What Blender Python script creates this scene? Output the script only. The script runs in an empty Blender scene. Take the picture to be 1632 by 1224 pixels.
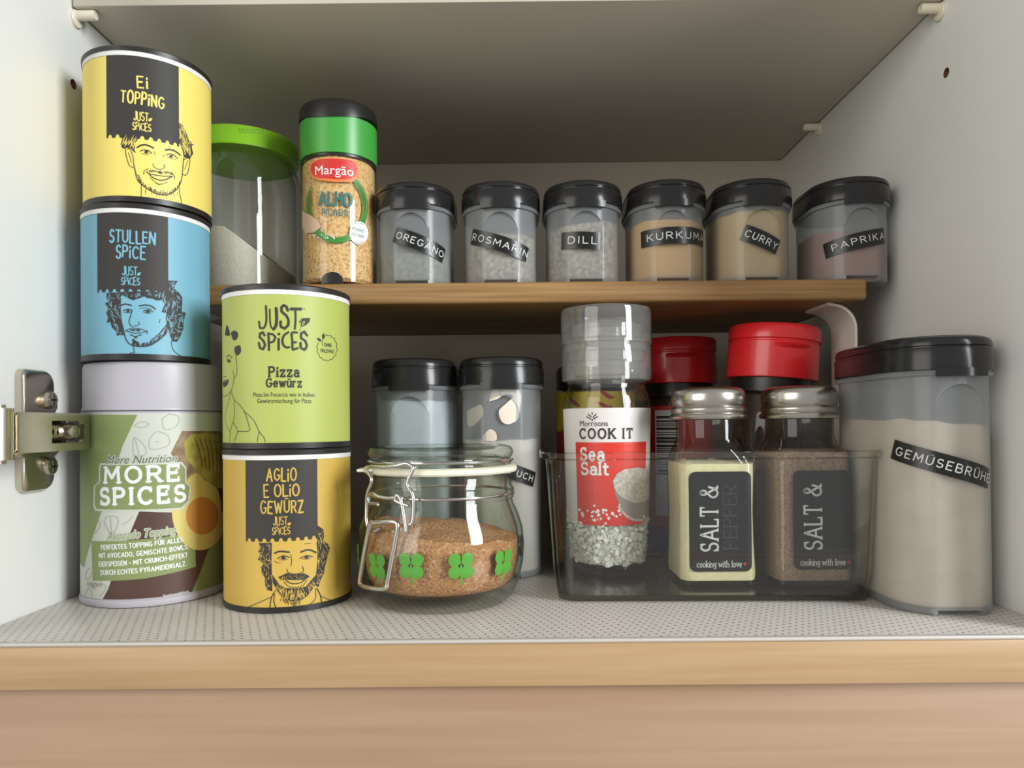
import bpy, bmesh, math, random
import numpy as np
from mathutils import Vector, Matrix
from mathutils.geometry import tessellate_polygon

random.seed(7)
scene = bpy.context.scene
COL = scene.collection
PI = math.pi

# ------------------------------------------------------------------ camera
F_PX, CX, CY = 1131.0, 816.0, 665.0            # photograph taken as 1632 x 1224
CAM = np.array([0.0, -0.294, 0.0898])
YAW, PITCH, ROLL = (math.radians(a) for a in (-0.14, 0.5, 0.51))
_f = np.array([math.sin(YAW) * math.cos(PITCH), math.cos(YAW) * math.cos(PITCH), math.sin(PITCH)])
_r = np.array([math.cos(YAW), -math.sin(YAW), 0.0])
_u = np.cross(_r, _f)
_c, _s = math.cos(ROLL), math.sin(ROLL)
C_R, C_U, C_F = _c * _r - _s * _u, _c * _u + _s * _r, _f
cam_data = bpy.data.cameras.new('camera')
cam = bpy.data.objects.new('camera', cam_data)
COL.objects.link(cam)
cam_data.sensor_fit = 'HORIZONTAL'
cam_data.sensor_width = 36.0
cam_data.lens = F_PX / 1632.0 * 36.0
cam_data.shift_y = (CY - 612.0) / 1632.0
cam_data.clip_start = 0.01
cam.matrix_world = Matrix(((C_R[0], C_U[0], -C_F[0], CAM[0]), (C_R[1], C_U[1], -C_F[1], CAM[1]),
                           (C_R[2], C_U[2], -C_F[2], CAM[2]), (0, 0, 0, 1)))
scene.camera = cam

# ------------------------------------------------------------------ world, window light, added left fill, exposure
world = bpy.data.worlds.new('room_ambience')
scene.world = world
world.use_nodes = True
world.node_tree.nodes['Background'].inputs[0].default_value = (0.90, 0.90, 0.90, 1)
world.node_tree.nodes['Background'].inputs[1].default_value = 0.50
win = bpy.data.lights.new('kitchen_window', 'AREA')
win.shape = 'RECTANGLE'
win.size, win.size_y = 0.62, 1.2
win.energy = 60
win.color = (0.92, 0.97, 1.0)
wo = bpy.data.objects.new('kitchen_window', win)
COL.objects.link(wo)
wo.location = (1.80, -1.20, 0.72)
wo.rotation_euler = (Vector((-0.05, 0.12, 0.12)) - Vector(wo.location)).to_track_quat('-Z', 'Y').to_euler()
left_fill = bpy.data.lights.new('left_room_fill', 'AREA')  # added fill at front left, stands in for daylit room walls; brightens right wall
left_fill.shape = 'RECTANGLE'
left_fill.size, left_fill.size_y = 1.5, 1.9
left_fill.energy = 30
left_fill.color = (1.0, 0.965, 0.90)
do = bpy.data.objects.new('left_room_fill', left_fill)
COL.objects.link(do)
do.location = (-1.75, -1.75, 0.55)
do.rotation_euler = (Vector((0.1, 0.1, 0.12)) - Vector(do.location)).to_track_quat('-Z', 'Y').to_euler()
scene.view_settings.view_transform = 'Standard'
scene.view_settings.look = 'None'
scene.view_settings.gamma = 1.0
scene.view_settings.use_curve_mapping = False
scene.view_settings.exposure = 0.0
cy = scene.cycles
cy.max_bounces = 16
cy.transparent_max_bounces = 40
cy.transmission_bounces = 12
cy.diffuse_bounces = 3
cy.glossy_bounces = 5
cy.caustics_reflective = False
cy.caustics_refractive = False
cy.use_denoising = True

# ------------------------------------------------------------------ materials
def lin(c):
    return tuple(((v / 255) / 12.92 if v / 255 <= 0.04045 else ((v / 255 + 0.055) / 1.055) ** 2.4) for v in c) + (1.0,)

MATS = {}
def pm(name, col, rough=0.5, metal=0.0, var=None, vscale=200, stretch=(1, 1, 1), bump=0.0, bscale=None,
       spec=0.5, sub=0.0, coat=0.0, detail=3.0):
    """principled material; var = second colour mixed in by stretched noise, bump = noise bump strength"""
    m = bpy.data.materials.new(name)
    m.use_nodes = True
    nt = m.node_tree
    b = nt.nodes['Principled BSDF']
    b.inputs['Base Color'].default_value = lin(col)
    b.inputs['Roughness'].default_value = rough
    b.inputs['Metallic'].default_value = metal
    b.inputs['Specular IOR Level'].default_value = spec
    b.inputs['Coat Weight'].default_value = coat
    if sub:
        b.inputs['Subsurface Weight'].default_value = sub
        b.inputs['Subsurface Radius'].default_value = (0.004, 0.003, 0.002)
    if var or bump:
        tc = nt.nodes.new('ShaderNodeTexCoord')
        mp = nt.nodes.new('ShaderNodeMapping')
        mp.inputs['Scale'].default_value = stretch
        nt.links.new(tc.outputs['Object'], mp.inputs[0])
        nz = nt.nodes.new('ShaderNodeTexNoise')
        nz.inputs['Scale'].default_value = vscale
        nz.inputs['Detail'].default_value = detail
        nt.links.new(mp.outputs[0], nz.inputs['Vector'])
        if var:
            rp = nt.nodes.new('ShaderNodeValToRGB')
            rp.color_ramp.elements[0].position, rp.color_ramp.elements[1].position = 0.35, 0.65
            rp.color_ramp.elements[0].color, rp.color_ramp.elements[1].color = lin(col), lin(var)
            nt.links.new(nz.outputs['Fac'], rp.inputs[0])
            nt.links.new(rp.outputs[0], b.inputs['Base Color'])
        if bump:
            n2 = nz
            if bscale:
                n2 = nt.nodes.new('ShaderNodeTexNoise')
                n2.inputs['Scale'].default_value = bscale
                nt.links.new(mp.outputs[0], n2.inputs['Vector'])
            bp = nt.nodes.new('ShaderNodeBump')
            bp.inputs['Strength'].default_value = bump
            bp.inputs['Distance'].default_value = 0.001
            nt.links.new(n2.outputs['Fac'], bp.inputs['Height'])
            nt.links.new(bp.outputs[0], b.inputs['Normal'])
    MATS[name] = m
    return m

def clear(name, tint, refl=1.0, ior=1.45, rough=0.03, haze=0.0, hazecol=(220, 222, 218), edge=None, edge_pow=0.0):
    """thin-walled clear glass or plastic: transparent + fresnel gloss (+ a little milky haze); edge = tint seen edge-on"""
    m = bpy.data.materials.new(name)
    m.use_nodes = True
    nt = m.node_tree
    nt.nodes.remove(nt.nodes['Principled BSDF'])
    out = nt.nodes['Material Output']
    tr = nt.nodes.new('ShaderNodeBsdfTransparent')
    tr.inputs[0].default_value = lin(tint)
    if edge:
        lw = nt.nodes.new('ShaderNodeLayerWeight')
        lw.inputs[0].default_value = 0.5
        mc = nt.nodes.new('ShaderNodeMix')
        mc.data_type = 'RGBA'
        mc.inputs[6].default_value, mc.inputs[7].default_value = lin(tint), lin(edge)
        lp_ = nt.nodes.new('ShaderNodeMath'); lp_.operation = 'POWER'
        lp_.inputs[1].default_value = edge_pow
        nt.links.new(lw.outputs['Facing'], lp_.inputs[0])
        nt.links.new(lp_.outputs[0], mc.inputs[0])
        nt.links.new(mc.outputs[2], tr.inputs[0])
    base = tr
    if haze:
        df = nt.nodes.new('ShaderNodeBsdfDiffuse')
        df.inputs[0].default_value = lin(hazecol)
        tl = nt.nodes.new('ShaderNodeBsdfTranslucent')
        tl.inputs[0].default_value = lin(hazecol)
        mx = nt.nodes.new('ShaderNodeMixShader')
        mx.inputs[0].default_value = 0.5
        nt.links.new(df.outputs[0], mx.inputs[1]); nt.links.new(tl.outputs[0], mx.inputs[2])
        m2 = nt.nodes.new('ShaderNodeMixShader')
        m2.inputs[0].default_value = haze
        nt.links.new(tr.outputs[0], m2.inputs[1]); nt.links.new(mx.outputs[0], m2.inputs[2])
        base = m2
    gl = nt.nodes.new('ShaderNodeBsdfGlossy')
    gl.inputs['Roughness'].default_value = rough
    fr = nt.nodes.new('ShaderNodeLayerWeight')            # Schlick: f0 + (1 - f0) * (1 - cos)^5, the same from both sides of a thin wall
    fr.inputs[0].default_value = 0.5
    pw_ = nt.nodes.new('ShaderNodeMath'); pw_.operation = 'POWER'
    pw_.inputs[1].default_value = 5.0
    nt.links.new(fr.outputs['Facing'], pw_.inputs[0])
    f0 = ((ior - 1) / (ior + 1)) ** 2
    mu = nt.nodes.new('ShaderNodeMath'); mu.operation = 'MULTIPLY_ADD'
    mu.inputs[1].default_value = (1 - f0) * refl
    mu.inputs[2].default_value = f0 * refl
    nt.links.new(pw_.outputs[0], mu.inputs[0])
    mm = nt.nodes.new('ShaderNodeMixShader')
    nt.links.new(mu.outputs[0], mm.inputs[0]); nt.links.new(base.outputs[0], mm.inputs[1]); nt.links.new(gl.outputs[0], mm.inputs[2])
    nt.links.new(mm.outputs[0], out.inputs[0])
    MATS[name] = m
    return m

def granular(name, c1, c2, c3, scale, bump=0.6, rough=0.7):
    """coarse grains: voronoi cells in three colours with bump"""
    m = bpy.data.materials.new(name)
    m.use_nodes = True
    nt = m.node_tree
    b = nt.nodes['Principled BSDF']
    b.inputs['Roughness'].default_value = rough
    tc = nt.nodes.new('ShaderNodeTexCoord')
    vo = nt.nodes.new('ShaderNodeTexVoronoi')
    vo.inputs['Scale'].default_value = scale
    nt.links.new(tc.outputs['Object'], vo.inputs['Vector'])
    sp = nt.nodes.new('ShaderNodeSeparateColor')
    nt.links.new(vo.outputs['Color'], sp.inputs[0])
    rp = nt.nodes.new('ShaderNodeValToRGB')
    e = rp.color_ramp.elements
    e[0].color, e[1].color = lin(c1), lin(c3)
    n = e.new(0.5); n.color = lin(c2)
    nt.links.new(sp.outputs[0], rp.inputs[0])
    nt.links.new(rp.outputs[0], b.inputs['Base Color'])
    bp = nt.nodes.new('ShaderNodeBump')
    bp.inputs['Strength'].default_value = bump
    bp.inputs['Distance'].default_value = 0.0008
    bp.invert = True
    nt.links.new(vo.outputs['Distance'], bp.inputs['Height'])
    nt.links.new(bp.outputs[0], b.inputs['Normal'])
    MATS[name] = m
    return m

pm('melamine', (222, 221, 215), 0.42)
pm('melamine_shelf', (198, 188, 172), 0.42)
pm('chipboard', (120, 78, 50), 0.9, var=(90, 60, 40), vscale=900)
pm('pin_plastic', (224, 214, 192), 0.4)
pm('beech_edge', (184, 151, 111), 0.45, var=(174, 140, 99), vscale=9, stretch=(1, 8, 26), detail=8)
pm('beech_front', (168, 137, 109), 0.5, var=(160, 128, 100), vscale=7, stretch=(0.9, 8, 30), detail=9)
pm('bamboo', (160, 124, 78), 0.45, var=(136, 100, 58), vscale=14, stretch=(1, 6, 30), detail=8)
pm('leg_paint', (214, 208, 198), 0.4)
pm('nickel', (208, 199, 184), 0.24, 1.0)
pm('nickel_dark', (120, 112, 100), 0.4, 1.0)
pm('steel', (196, 191, 182), 0.26, 1.0, bump=0.05, vscale=120, stretch=(1, 1, 6))
pm('wire', (206, 204, 200), 0.18, 1.0)
pm('black_card', (38, 35, 33), 0.38)
pm('print_black', (52, 48, 44), 0.6)
pm('white_card', (232, 230, 226), 0.5)
pm('can_yellow', (240, 218, 112), 0.5)
pm('can_blue', (120, 176, 196), 0.5)
pm('can_lime', (176, 186, 94), 0.5)
pm('can_amber', (204, 170, 76), 0.5)
pm('tin_lilac', (186, 181, 188), 0.38)
pm('label_cream', (202, 204, 192), 0.5)
pm('label_green', (134, 148, 92), 0.5)
pm('label_darkgreen', (84, 92, 58), 0.5)
pm('label_brown', (84, 58, 50), 0.5)
pm('label_line', (172, 172, 156), 0.6)
pm('print_white', (240, 240, 236), 0.5)
pm('food_bread', (172, 150, 116), 0.6, var=(120, 92, 66), vscale=140)
pm('food_avocado', (186, 176, 84), 0.6, var=(150, 140, 62), vscale=160)
pm('food_halo', (214, 196, 112), 0.5)
pm('food_stone', (196, 134, 62), 0.5)
pm('food_spice', (126, 66, 36), 0.6)
pm('green_lid', (140, 200, 44), 0.35)
pm('green_lid_ink', (84, 128, 24), 0.5)
pm('green_cap', (66, 158, 62), 0.35)
pm('green_ring', (48, 110, 44), 0.4)
pm('leaf_green', (60, 134, 52), 0.45)
pm('teal_ink', (50, 112, 106), 0.5)
pm('red_label', (206, 42, 38), 0.45)
pm('orange_ink', (230, 130, 60), 0.5)
pm('clove_ink', (214, 184, 160), 0.5)
pm('black_plastic', (36, 35, 35), 0.2, spec=0.35)
pm('black_satin', (34, 32, 31), 0.32)
pm('dymo', (20, 19, 18), 0.28)
pm('dymo_letter', (206, 206, 202), 0.5)
pm('red_plastic', (224, 40, 44), 0.3, coat=0.3)
pm('gasket', (236, 230, 206), 0.5, sub=0.1)
pm('clover', (84, 156, 54), 0.4)
pm('salt_label_white', (228, 222, 218), 0.4)
pm('salt_label_red', (220, 58, 42), 0.4)
pm('print_grey', (150, 140, 134), 0.5)
pm('crystal_print', (214, 210, 200), 0.6, var=(180, 174, 162), vscale=500)
pm('shaker_label', (20, 18, 19), 0.3)
pm('shaker_ghost', (62, 58, 58), 0.25)
pm('heart', (170, 40, 46), 0.5)
pm('yellow_label', (232, 200, 40), 0.45)
pm('chilli_ink', (190, 40, 34), 0.45)
pm('dark_contents', (40, 28, 20), 0.7, var=(70, 46, 30), vscale=600)
pm('salt_fine', (226, 218, 202), 0.8, var=(214, 206, 188), vscale=700, bump=0.2)
pm('powder_cream', (240, 234, 190), 0.85, var=(232, 224, 176), vscale=300, bump=0.1)
pm('powder_pepper', (150, 126, 104), 0.85, var=(118, 96, 78), vscale=900, bump=0.25)
pm('powder_herb', (196, 176, 150), 0.9, var=(104, 90, 70), vscale=380, bump=0.4)
pm('powder_oregano', (150, 146, 118), 0.9, var=(84, 80, 58), vscale=380, bump=0.4)
pm('powder_kurkuma', (232, 170, 12), 0.9, var=(222, 158, 8), vscale=120)
pm('powder_curry', (210, 168, 66), 0.9, var=(200, 156, 58), vscale=120)
pm('powder_paprika', (160, 84, 34), 0.9, var=(140, 70, 28), vscale=120)
pm('powder_broth', (226, 204, 176), 0.9, var=(214, 190, 160), vscale=90)
pm('powder_pale', (206, 212, 216), 0.9, var=(198, 204, 208), vscale=60)
pm('liner_hem', (198, 193, 186), 0.4)
pm('powder_flour', (236, 222, 206), 0.9, var=(226, 210, 192), vscale=60)
granular('garlic_grains', (214, 168, 104), (232, 194, 136), (184, 132, 72), 900, 0.4)
granular('brown_granules', (196, 138, 92), (172, 112, 70), (214, 164, 118), 760, 0.8)
granular('coarse_salt', (246, 245, 236), (252, 251, 246), (232, 230, 218), 420, 0.8, 0.35)
clear('glass', (254, 255, 254), 1.0, 1.5, 0.02, edge=(170, 182, 172), edge_pow=3)
clear('glass_green', (253, 255, 252), 1.0, 1.5, 0.02, edge=(186, 198, 186), edge_pow=3)
clear('glass_base', (252, 254, 251), 1.0, 1.5, 0.04, edge=(186, 198, 186), edge_pow=3)
clear('acrylic', (254, 254, 253), 1.4, 1.49, 0.02, edge=(168, 168, 160), edge_pow=3)
clear('acrylic_base', (246, 247, 244), 1.0, 1.49, 0.1, edge=(170, 172, 166), edge_pow=2)
clear('cap_clear', (248, 248, 246), 1.6, 1.5, 0.05, haze=0.19, hazecol=(244, 244, 240), edge=(190, 190, 186), edge_pow=3)
clear('frosted', (236, 240, 240), 0.7, 1.45, 0.22, haze=0.46, hazecol=(220, 224, 226))
clear('shaker_glass', (254, 254, 252), 1.0, 1.5, 0.02, edge=(168, 172, 160), edge_pow=3)

def liner_material():
    m = bpy.data.materials.new('liner_plastic')
    m.use_nodes = True
    nt = m.node_tree
    b = nt.nodes['Principled BSDF']
    b.inputs['Roughness'].default_value = 0.35
    tc = nt.nodes.new('ShaderNodeTexCoord')
    sx = nt.nodes.new('ShaderNodeSeparateXYZ')
    nt.links.new(tc.outputs['Object'], sx.inputs[0])
    def sine(src, period):
        a = nt.nodes.new('ShaderNodeMath'); a.operation = 'MULTIPLY'; a.inputs[1].default_value = 2 * PI / period
        nt.links.new(src, a.inputs[0])
        s = nt.nodes.new('ShaderNodeMath'); s.operation = 'SINE'
        nt.links.new(a.outputs[0], s.inputs[0])
        return s.outputs[0]
    add = nt.nodes.new('ShaderNodeMath'); add.operation = 'ADD'
    p1 = nt.nodes.new('ShaderNodeMath'); p1.operation = 'MULTIPLY_ADD'; p1.inputs[1].default_value = 0.42
    nt.links.new(sx.outputs[1], p1.inputs[0]); nt.links.new(sx.outputs[0], p1.inputs[2])
    p2 = nt.nodes.new('ShaderNodeMath'); p2.operation = 'MULTIPLY_ADD'; p2.inputs[1].default_value = -0.42
    nt.links.new(sx.outputs[0], p2.inputs[0]); nt.links.new(sx.outputs[1], p2.inputs[2])
    nt.links.new(sine(p1.outputs[0], 0.0040), add.inputs[0])
    nt.links.new(sine(p2.outputs[0], 0.0040), add.inputs[1])
    rp = nt.nodes.new('ShaderNodeValToRGB')
    rp.color_ramp.elements[0].position, rp.color_ramp.elements[1].position = 0.03, 0.22
    rp.color_ramp.elements[0].color, rp.color_ramp.elements[1].color = lin((116, 110, 102)), lin((200, 194, 186))
    mr = nt.nodes.new('ShaderNodeMapRange')
    mr.inputs[1].default_value, mr.inputs[2].default_value = -2, 2
    nt.links.new(add.outputs[0], mr.inputs[0])
    nt.links.new(mr.outputs[0], rp.inputs[0])
    nt.links.new(rp.outputs[0], b.inputs['Base Color'])
    bp = nt.nodes.new('ShaderNodeBump')
    bp.inputs['Strength'].default_value = 0.35
    bp.inputs['Distance'].default_value = 0.0005
    nt.links.new(rp.outputs[0], bp.inputs['Height'])
    nt.links.new(bp.outputs[0], b.inputs['Normal'])
    MATS['liner_plastic'] = m
liner_material()

# ------------------------------------------------------------------ object helpers
def tag(o, label=None, cat=None, group=None, kind=None):
    if label: o['label'] = label
    if cat: o['category'] = cat
    if group: o['group'] = group
    if kind: o['kind'] = kind
    return o

def thing(name, loc, label, cat, group=None):
    o = bpy.data.objects.new(name, None)
    o.empty_display_size = 0.01
    COL.objects.link(o)
    o.location = loc
    return tag(o, label, cat, group)

ORIGIN = {}
def mesh_obj(name, verts, faces, mat, parent=None, smooth=True, world=True, angle=40):
    """link a mesh; vertices given in world space (world=True) or in the parent thing's own space"""
    off = Vector((0, 0, 0))
    if parent is not None and world:
        top = parent
        while top.parent: top = top.parent
        off = Vector(top.location)
    me = bpy.data.meshes.new(name)
    me.from_pydata([tuple(Vector(v) - off) for v in verts], [], faces)
    me.materials.append(MATS[mat])
    bm = bmesh.new(); bm.from_mesh(me)
    bmesh.ops.remove_doubles(bm, verts=bm.verts, dist=1e-7)
    bmesh.ops.recalc_face_normals(bm, faces=bm.faces)
    lim = math.radians(angle)
    for f in bm.faces: f.smooth = smooth
    if smooth:
        for e in bm.edges:
            if len(e.link_faces) == 2 and e.calc_face_angle(0) > lim: e.smooth = False
    bm.to_mesh(me); bm.free()
    o = bpy.data.objects.new(name, me)
    COL.objects.link(o)
    if parent is not None: o.parent = parent
    return o

def join(*parts):
    V, Fc = [], []
    for v, f in parts:
        n = len(V); V += list(v); Fc += [tuple(i + n for i in q) for q in f]
    return V, Fc

def loft(rings, cap0=True, cap1=True, closed=True):
    """rings: list of equal-length loops of 3D points"""
    V, Fc = [], []
    n = len(rings[0])
    for r in rings: V += r
    for i in range(len(rings) - 1):
        for j in range(n if closed else n - 1):
            k = (j + 1) % n
            Fc.append((i * n + j, i * n + k, (i + 1) * n + k, (i + 1) * n + j))
    if cap0: Fc.append(tuple(reversed(range(n))))
    if cap1: Fc.append(tuple(range((len(rings) - 1) * n, len(rings) * n)))
    return V, Fc

def lathe(profile, c=(0, 0, 0), seg=72, cap0=True, cap1=True):
    rings = [[(c[0] + r * math.sin(2 * PI * i / seg), c[1] - r * math.cos(2 * PI * i / seg), c[2] + z) for i in range(seg)] for r, z in profile]
    return loft(rings, cap0, cap1)

def box(x0, x1, y0, y1, z0, z1, bev=0.0, seg=2):
    bm = bmesh.new()
    bmesh.ops.create_cube(bm, size=1)
    for v in bm.verts:
        v.co = ((x0 + x1) / 2 + v.co.x * (x1 - x0), (y0 + y1) / 2 + v.co.y * (y1 - y0), (z0 + z1) / 2 + v.co.z * (z1 - z0))
    if bev:
        bmesh.ops.bevel(bm, geom=list(bm.edges), offset=bev, segments=seg, profile=0.5, affect='EDGES')
    V = [tuple(v.co) for v in bm.verts]
    bm.verts.index_update()
    Fc = [tuple(v.index for v in f.verts) for f in bm.faces]
    bm.free()
    return V, Fc

def catmull(pts, step):
    """smooth resampled polyline through points (any dimension)"""
    P = [np.array(p, float) for p in pts]
    if len(P) < 3:
        n = max(1, int(np.linalg.norm(P[-1] - P[0]) / step))
        return [P[0] + (P[-1] - P[0]) * i / n for i in range(n + 1)]
    out = []
    for i in range(len(P) - 1):
        p0 = P[i - 1] if i else 2 * P[0] - P[1]
        p1, p2 = P[i], P[i + 1]
        p3 = P[i + 2] if i + 2 < len(P) else 2 * P[-1] - P[-2]
        n = max(1, int(np.linalg.norm(p2 - p1) / step))
        for k in range(n):
            t = k / n
            out.append(0.5 * (2 * p1 + (p2 - p0) * t + (2 * p0 - 5 * p1 + 4 * p2 - p3) * t * t + (3 * p1 - p0 - 3 * p2 + p3) * t ** 3))
    out.append(P[-1])
    return out

def tube(pts, r, seg=10, closed=False, step=None):
    P = [Vector(p) for p in (catmull(pts, step) if step else pts)]
    n = len(P)
    rings = []
    up = None
    for i, p in enumerate(P):
        if closed: t = (P[(i + 1) % n] - P[i - 1]).normalized()
        else: t = (P[min(i + 1, n - 1)] - P[max(i - 1, 0)]).normalized()
        if up is None:
            up = t.orthogonal().normalized()
        else:
            up = (up - t * up.dot(t)).normalized()
        s = t.cross(up)
        rings.append([tuple(p + up * (r * math.cos(2 * PI * k / seg)) + s * (r * math.sin(2 * PI * k / seg))) for k in range(seg)])
    if closed: rings.append(rings[0])
    return loft(rings, not closed, not closed)

def circle(c, r, n=240):
    return [(c[0] - r * math.sin(2 * PI * i / n), c[1] + r * math.cos(2 * PI * i / n)) for i in range(n)]   # seam at the back

def stadium(c, r, L, n=40, grow=0.0):
    """oblong outline: front semicircle centred at c facing -y, straight length L towards +y"""
    q = r + grow
    pts = [(c[0] + q * math.sin(-PI / 2 + PI * i / n), c[1] - q * math.cos(-PI / 2 + PI * i / n)) for i in range(n + 1)]
    pts += [(c[0] + q * math.cos(PI * i / n), c[1] + L + q * math.sin(PI * i / n)) for i in range(n + 1)]
    return pts

def rrect(cx_, cy_, w, d, rc, n=8, rot=0.0):
    pts = []
    for sx_, sy_, a0 in ((1, -1, -PI / 2), (1, 1, 0), (-1, 1, PI / 2), (-1, -1, PI)):
        for i in range(n + 1):
            a = a0 + PI / 2 * i / n
            pts.append((sx_ * (w / 2 - rc) + rc * math.cos(a), sy_ * (d / 2 - rc) + rc * math.sin(a)))
    c, s = math.cos(rot), math.sin(rot)
    return [(cx_ + x * c - y * s, cy_ + x * s + y * c) for x, y in pts]

def at_z(outline, z):
    return [(x, y, z) for x, y in outline]

# ------------------------------------------------------------------ photo pixel -> surface, and flat print on curved surfaces
def ray(px, py):
    return C_R * ((px - CX) / F_PX) + C_U * ((CY - py) / F_PX) + C_F

class Surf:
    """vertical wall over a closed outline (world xy); rz(z) scales it about its centre (for jars whose radius changes)"""
    def __init__(self, outline, centre=None, rz=None):
        self.P = np.array(outline, float)
        k = int(np.argmax(self.P[:, 1] - abs(self.P[:, 0] - self.P[:, 0].mean()) * 0.3))
        self.P = np.roll(self.P, -k, 0)            # seam at the back
        self.c = np.array(centre if centre is not None else self.P.mean(0), float)
        self.rz = rz
        self._prep(1.0)
        self.P0 = self.P.copy()
        d = np.linalg.norm(np.roll(self.P, -1, 0) - self.P, axis=1)
        self.S = np.concatenate([[0], np.cumsum(d)])
    def _prep(self, k):
        pass
    def hit(self, px, py):
        d = ray(px, py)
        k = 1.0
        for _ in range(6 if self.rz else 1):
            A = self.c + (self.P - self.c) * k
            B = np.roll(A, -1, 0)
            e = B - A
            w = A - CAM[:2]
            den = d[0] * e[:, 1] - d[1] * e[:, 0]
            den = np.where(abs(den) < 1e-15, 1e-15, den)
            t = (w[:, 0] * e[:, 1] - w[:, 1] * e[:, 0]) / den
            q = (w[:, 0] * d[1] - w[:, 1] * d[0]) / den
            ok = (q >= 0) & (q <= 1) & (t > 0)
            if not ok.any():                       # off the silhouette: nearest tangent point
                ang = np.arctan2(A[:, 0] - CAM[0], A[:, 1] - CAM[1])
                i = int(np.argmin(abs(ang - math.atan2(d[0], d[1]))))
                tt = np.linalg.norm(A[i] - CAM[:2]) / np.linalg.norm(d[:2])
                s, z = self.S[i], CAM[2] + d[2] * tt
            else:
                i = int(np.argmin(np.where(ok, t, 1e9)))
                z = CAM[2] + d[2] * t[i]
                s = self.S[i] + q[i] * (self.S[i + 1] - self.S[i])
            if self.rz: k = self.rz(z)
        return np.array([s, z])
    def pos(self, u, v, off):
        u = u % self.S[-1]
        i = min(int(np.searchsorted(self.S, u, 'right')) - 1, len(self.P) - 1)
        a, b = self.P[i], self.P[(i + 1) % len(self.P)]
        t = (u - self.S[i]) / (self.S[i + 1] - self.S[i])
        p = a + (b - a) * t
        e = (b - a) / np.linalg.norm(b - a)
        k = self.rz(v) if self.rz else 1.0
        p = self.c + (p - self.c) * k
        return (p[0] + e[1] * off, p[1] - e[0] * off, v)
    def scale(self, px, py):
        a, b = self.hit(px - 2, py), self.hit(px + 2, py)
        c_, d_ = self.hit(px, py - 2), self.hit(px, py + 2)
        return abs(b[0] - a[0]) / 4, abs(c_[1] - d_[1]) / 4

def split_tris(tris, lim):
    out, todo = [], list(tris)
    while todo:
        a, b, c = todo.pop()
        l = [np.linalg.norm(b - a), np.linalg.norm(c - b), np.linalg.norm(a - c)]
        k = int(np.argmax(l))
        if l[k] <= lim: out.append((a, b, c)); continue
        if k == 1: a, b, c = b, c, a
        elif k == 2: a, b, c = c, a, b
        m = (a + b) / 2
        todo += [(a, m, c), (m, b, c)]
    return out

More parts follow.
